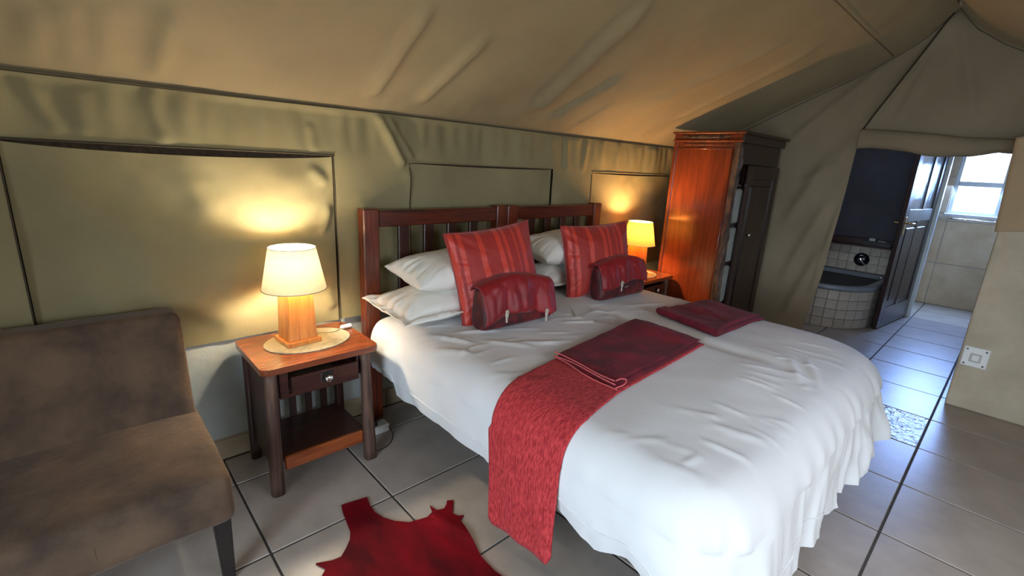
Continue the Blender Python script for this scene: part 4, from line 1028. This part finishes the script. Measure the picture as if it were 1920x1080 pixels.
# ------------------------------------------------------------------ armless chair
ch = empty('slipper_chair', (-.928, .30, 0)); lab(ch, 'taupe suede armless slipper chair with black legs beside bedside table', 'chair')
def soft_box(name, fn, mat, parent, n=(28, 28, 10), amp=.003, seed=0):
    """rounded upholstery block: unit cube grid pushed by fn(u,v,w)->xyz"""
    bm = bmesh.new(); add_box(bm, (-1, -1, -1), (1, 1, 1)); bmesh.ops.subdivide_edges(bm, edges=bm.edges[:], cuts=22, use_grid_fill=True)
    for v in bm.verts:
        u = np.array(v.co); p = fn(u[0], u[1], u[2])
        q = np.array(p); nn = u/np.linalg.norm(u)
        v.co = Vector(q + nn*amp*float(fbm(np.array(q[0]*9+q[2]*3), np.array(q[1]*9+q[2]*5), seed, 3)))
    return bm_obj(name, bm, mat, parent, True)
def rounded(u, v, w, hx_, hy_, hz_, r):
    p = np.array([u*hx_, v*hy_, w*hz_]); inner = np.array([hx_-r, hy_-r, hz_-r]); c = np.clip(p, -inner, inner); d = p-c; l = np.linalg.norm(d)
    return c + (d/l*min(r, max(l, 0)) if l > 1e-6 else d)
def seat_fn(u, v, w):
    p = rounded(u, v, w, .325, .295, .092, .035); p[2] += .012*(1-u*u)*(1-v*v)*(w > 0)
    return p + np.array([0, -.065, .335])
def back_fn(u, v, w):
    p = rounded(u, v, w, .312, .062, .285, .03)
    y = p[1] + .215 + .26*(p[2]+.1)*.9; 
    return np.array([p[0], y, p[2]+.535])
sb = soft_box('seat', seat_fn, 'suede', ch, seed=161); soft_box('backrest', back_fn, 'suede', ch, seed=165)
tube('seam', [(-.03, -.358, .262), (-.03, -.3595, .34), (-.03, -.350, .415)], .002, 'suede', sb, 6)
for sx in (-1, 1):
    for (yy, dy) in ((-.30, .02), (.19, -.05)):
        bm = bmesh.new(); a, b = .018, .026; x = sx*.285; 
        P0 = [(x-a, yy-dy-a), (x+a, yy-dy-a), (x+a, yy-dy+a), (x-a, yy-dy+a)]; P1 = [(x-b, yy-b), (x+b, yy-b), (x+b, yy+b), (x-b, yy+b)]
        add_prism(bm, P0, 0, P1, .26, .003); bm_obj('leg', bm, 'black_wood', ch)

# ------------------------------------------------------------------ red hide rug
half = [(-.198, .078), (-.145, .068), (-.092, .057), (-.105, .0), (-.108, -.05), (-.095, -.10), (-.070, -.145), (-.028, -.190), (.043, -.212), (.078, -.200), (.092, -.160), (.100, -.205), (.128, -.215), (.150, -.200),
        (.166, -.182), (.190, -.198), (.160, -.235), (.138, -.262), (.150, -.290), (.170, -.300), (.140, -.315), (.136, -.346), (.118, -.41), (.09, -.515), (.088, -.60), (.10, -.68), (.16, -.76), (.19, -.86), (.12, -.90), (.02, -.86), (-.08, -.86),
        (-.17, -.95), (-.23, -1.08), (-.27, -1.10), (-.30, -.96), (-.40, -.88), (-.52, -.86), (-.64, -.92), (-.70, -.86), (-.64, -.74), (-.54, -.64), (-.50, -.52), (-.50, -.40), (-.47, -.30), (-.42, -.24), (-.375, -.20), (-.395, -.155), (-.345, -.178), (-.312, -.183), (-.28, -.155), (-.252, -.125), (-.232, -.085), (-.222, -.03), (-.212, .03)]
bm = bmesh.new(); vs0 = [bm.verts.new((x, y, .0075)) for x, y in half]; f = bm.faces.new(vs0)
bmesh.ops.triangulate(bm, faces=[f]); bmesh.ops.subdivide_edges(bm, edges=bm.edges[:], cuts=3, use_grid_fill=True)
for v in bm.verts: v.co.z = .006+.004*max(0, float(fbm(np.array(v.co.x*7), np.array(v.co.y*7), 171))) + .010*math.exp(-((v.co.x-.10+.25*(v.co.y+.35))/.035)**2)*(1 if -.6 < v.co.y < -.22 else 0)
r_ = bmesh.ops.extrude_face_region(bm, geom=bm.faces[:])
for v in r_['geom']:
    if isinstance(v, bmesh.types.BMVert): v.co.z = .0012
lab(bm_obj('hide_rug', bm, 'hide', None), 'crimson dyed animal hide rug lying on the grey floor tiles', 'rug')
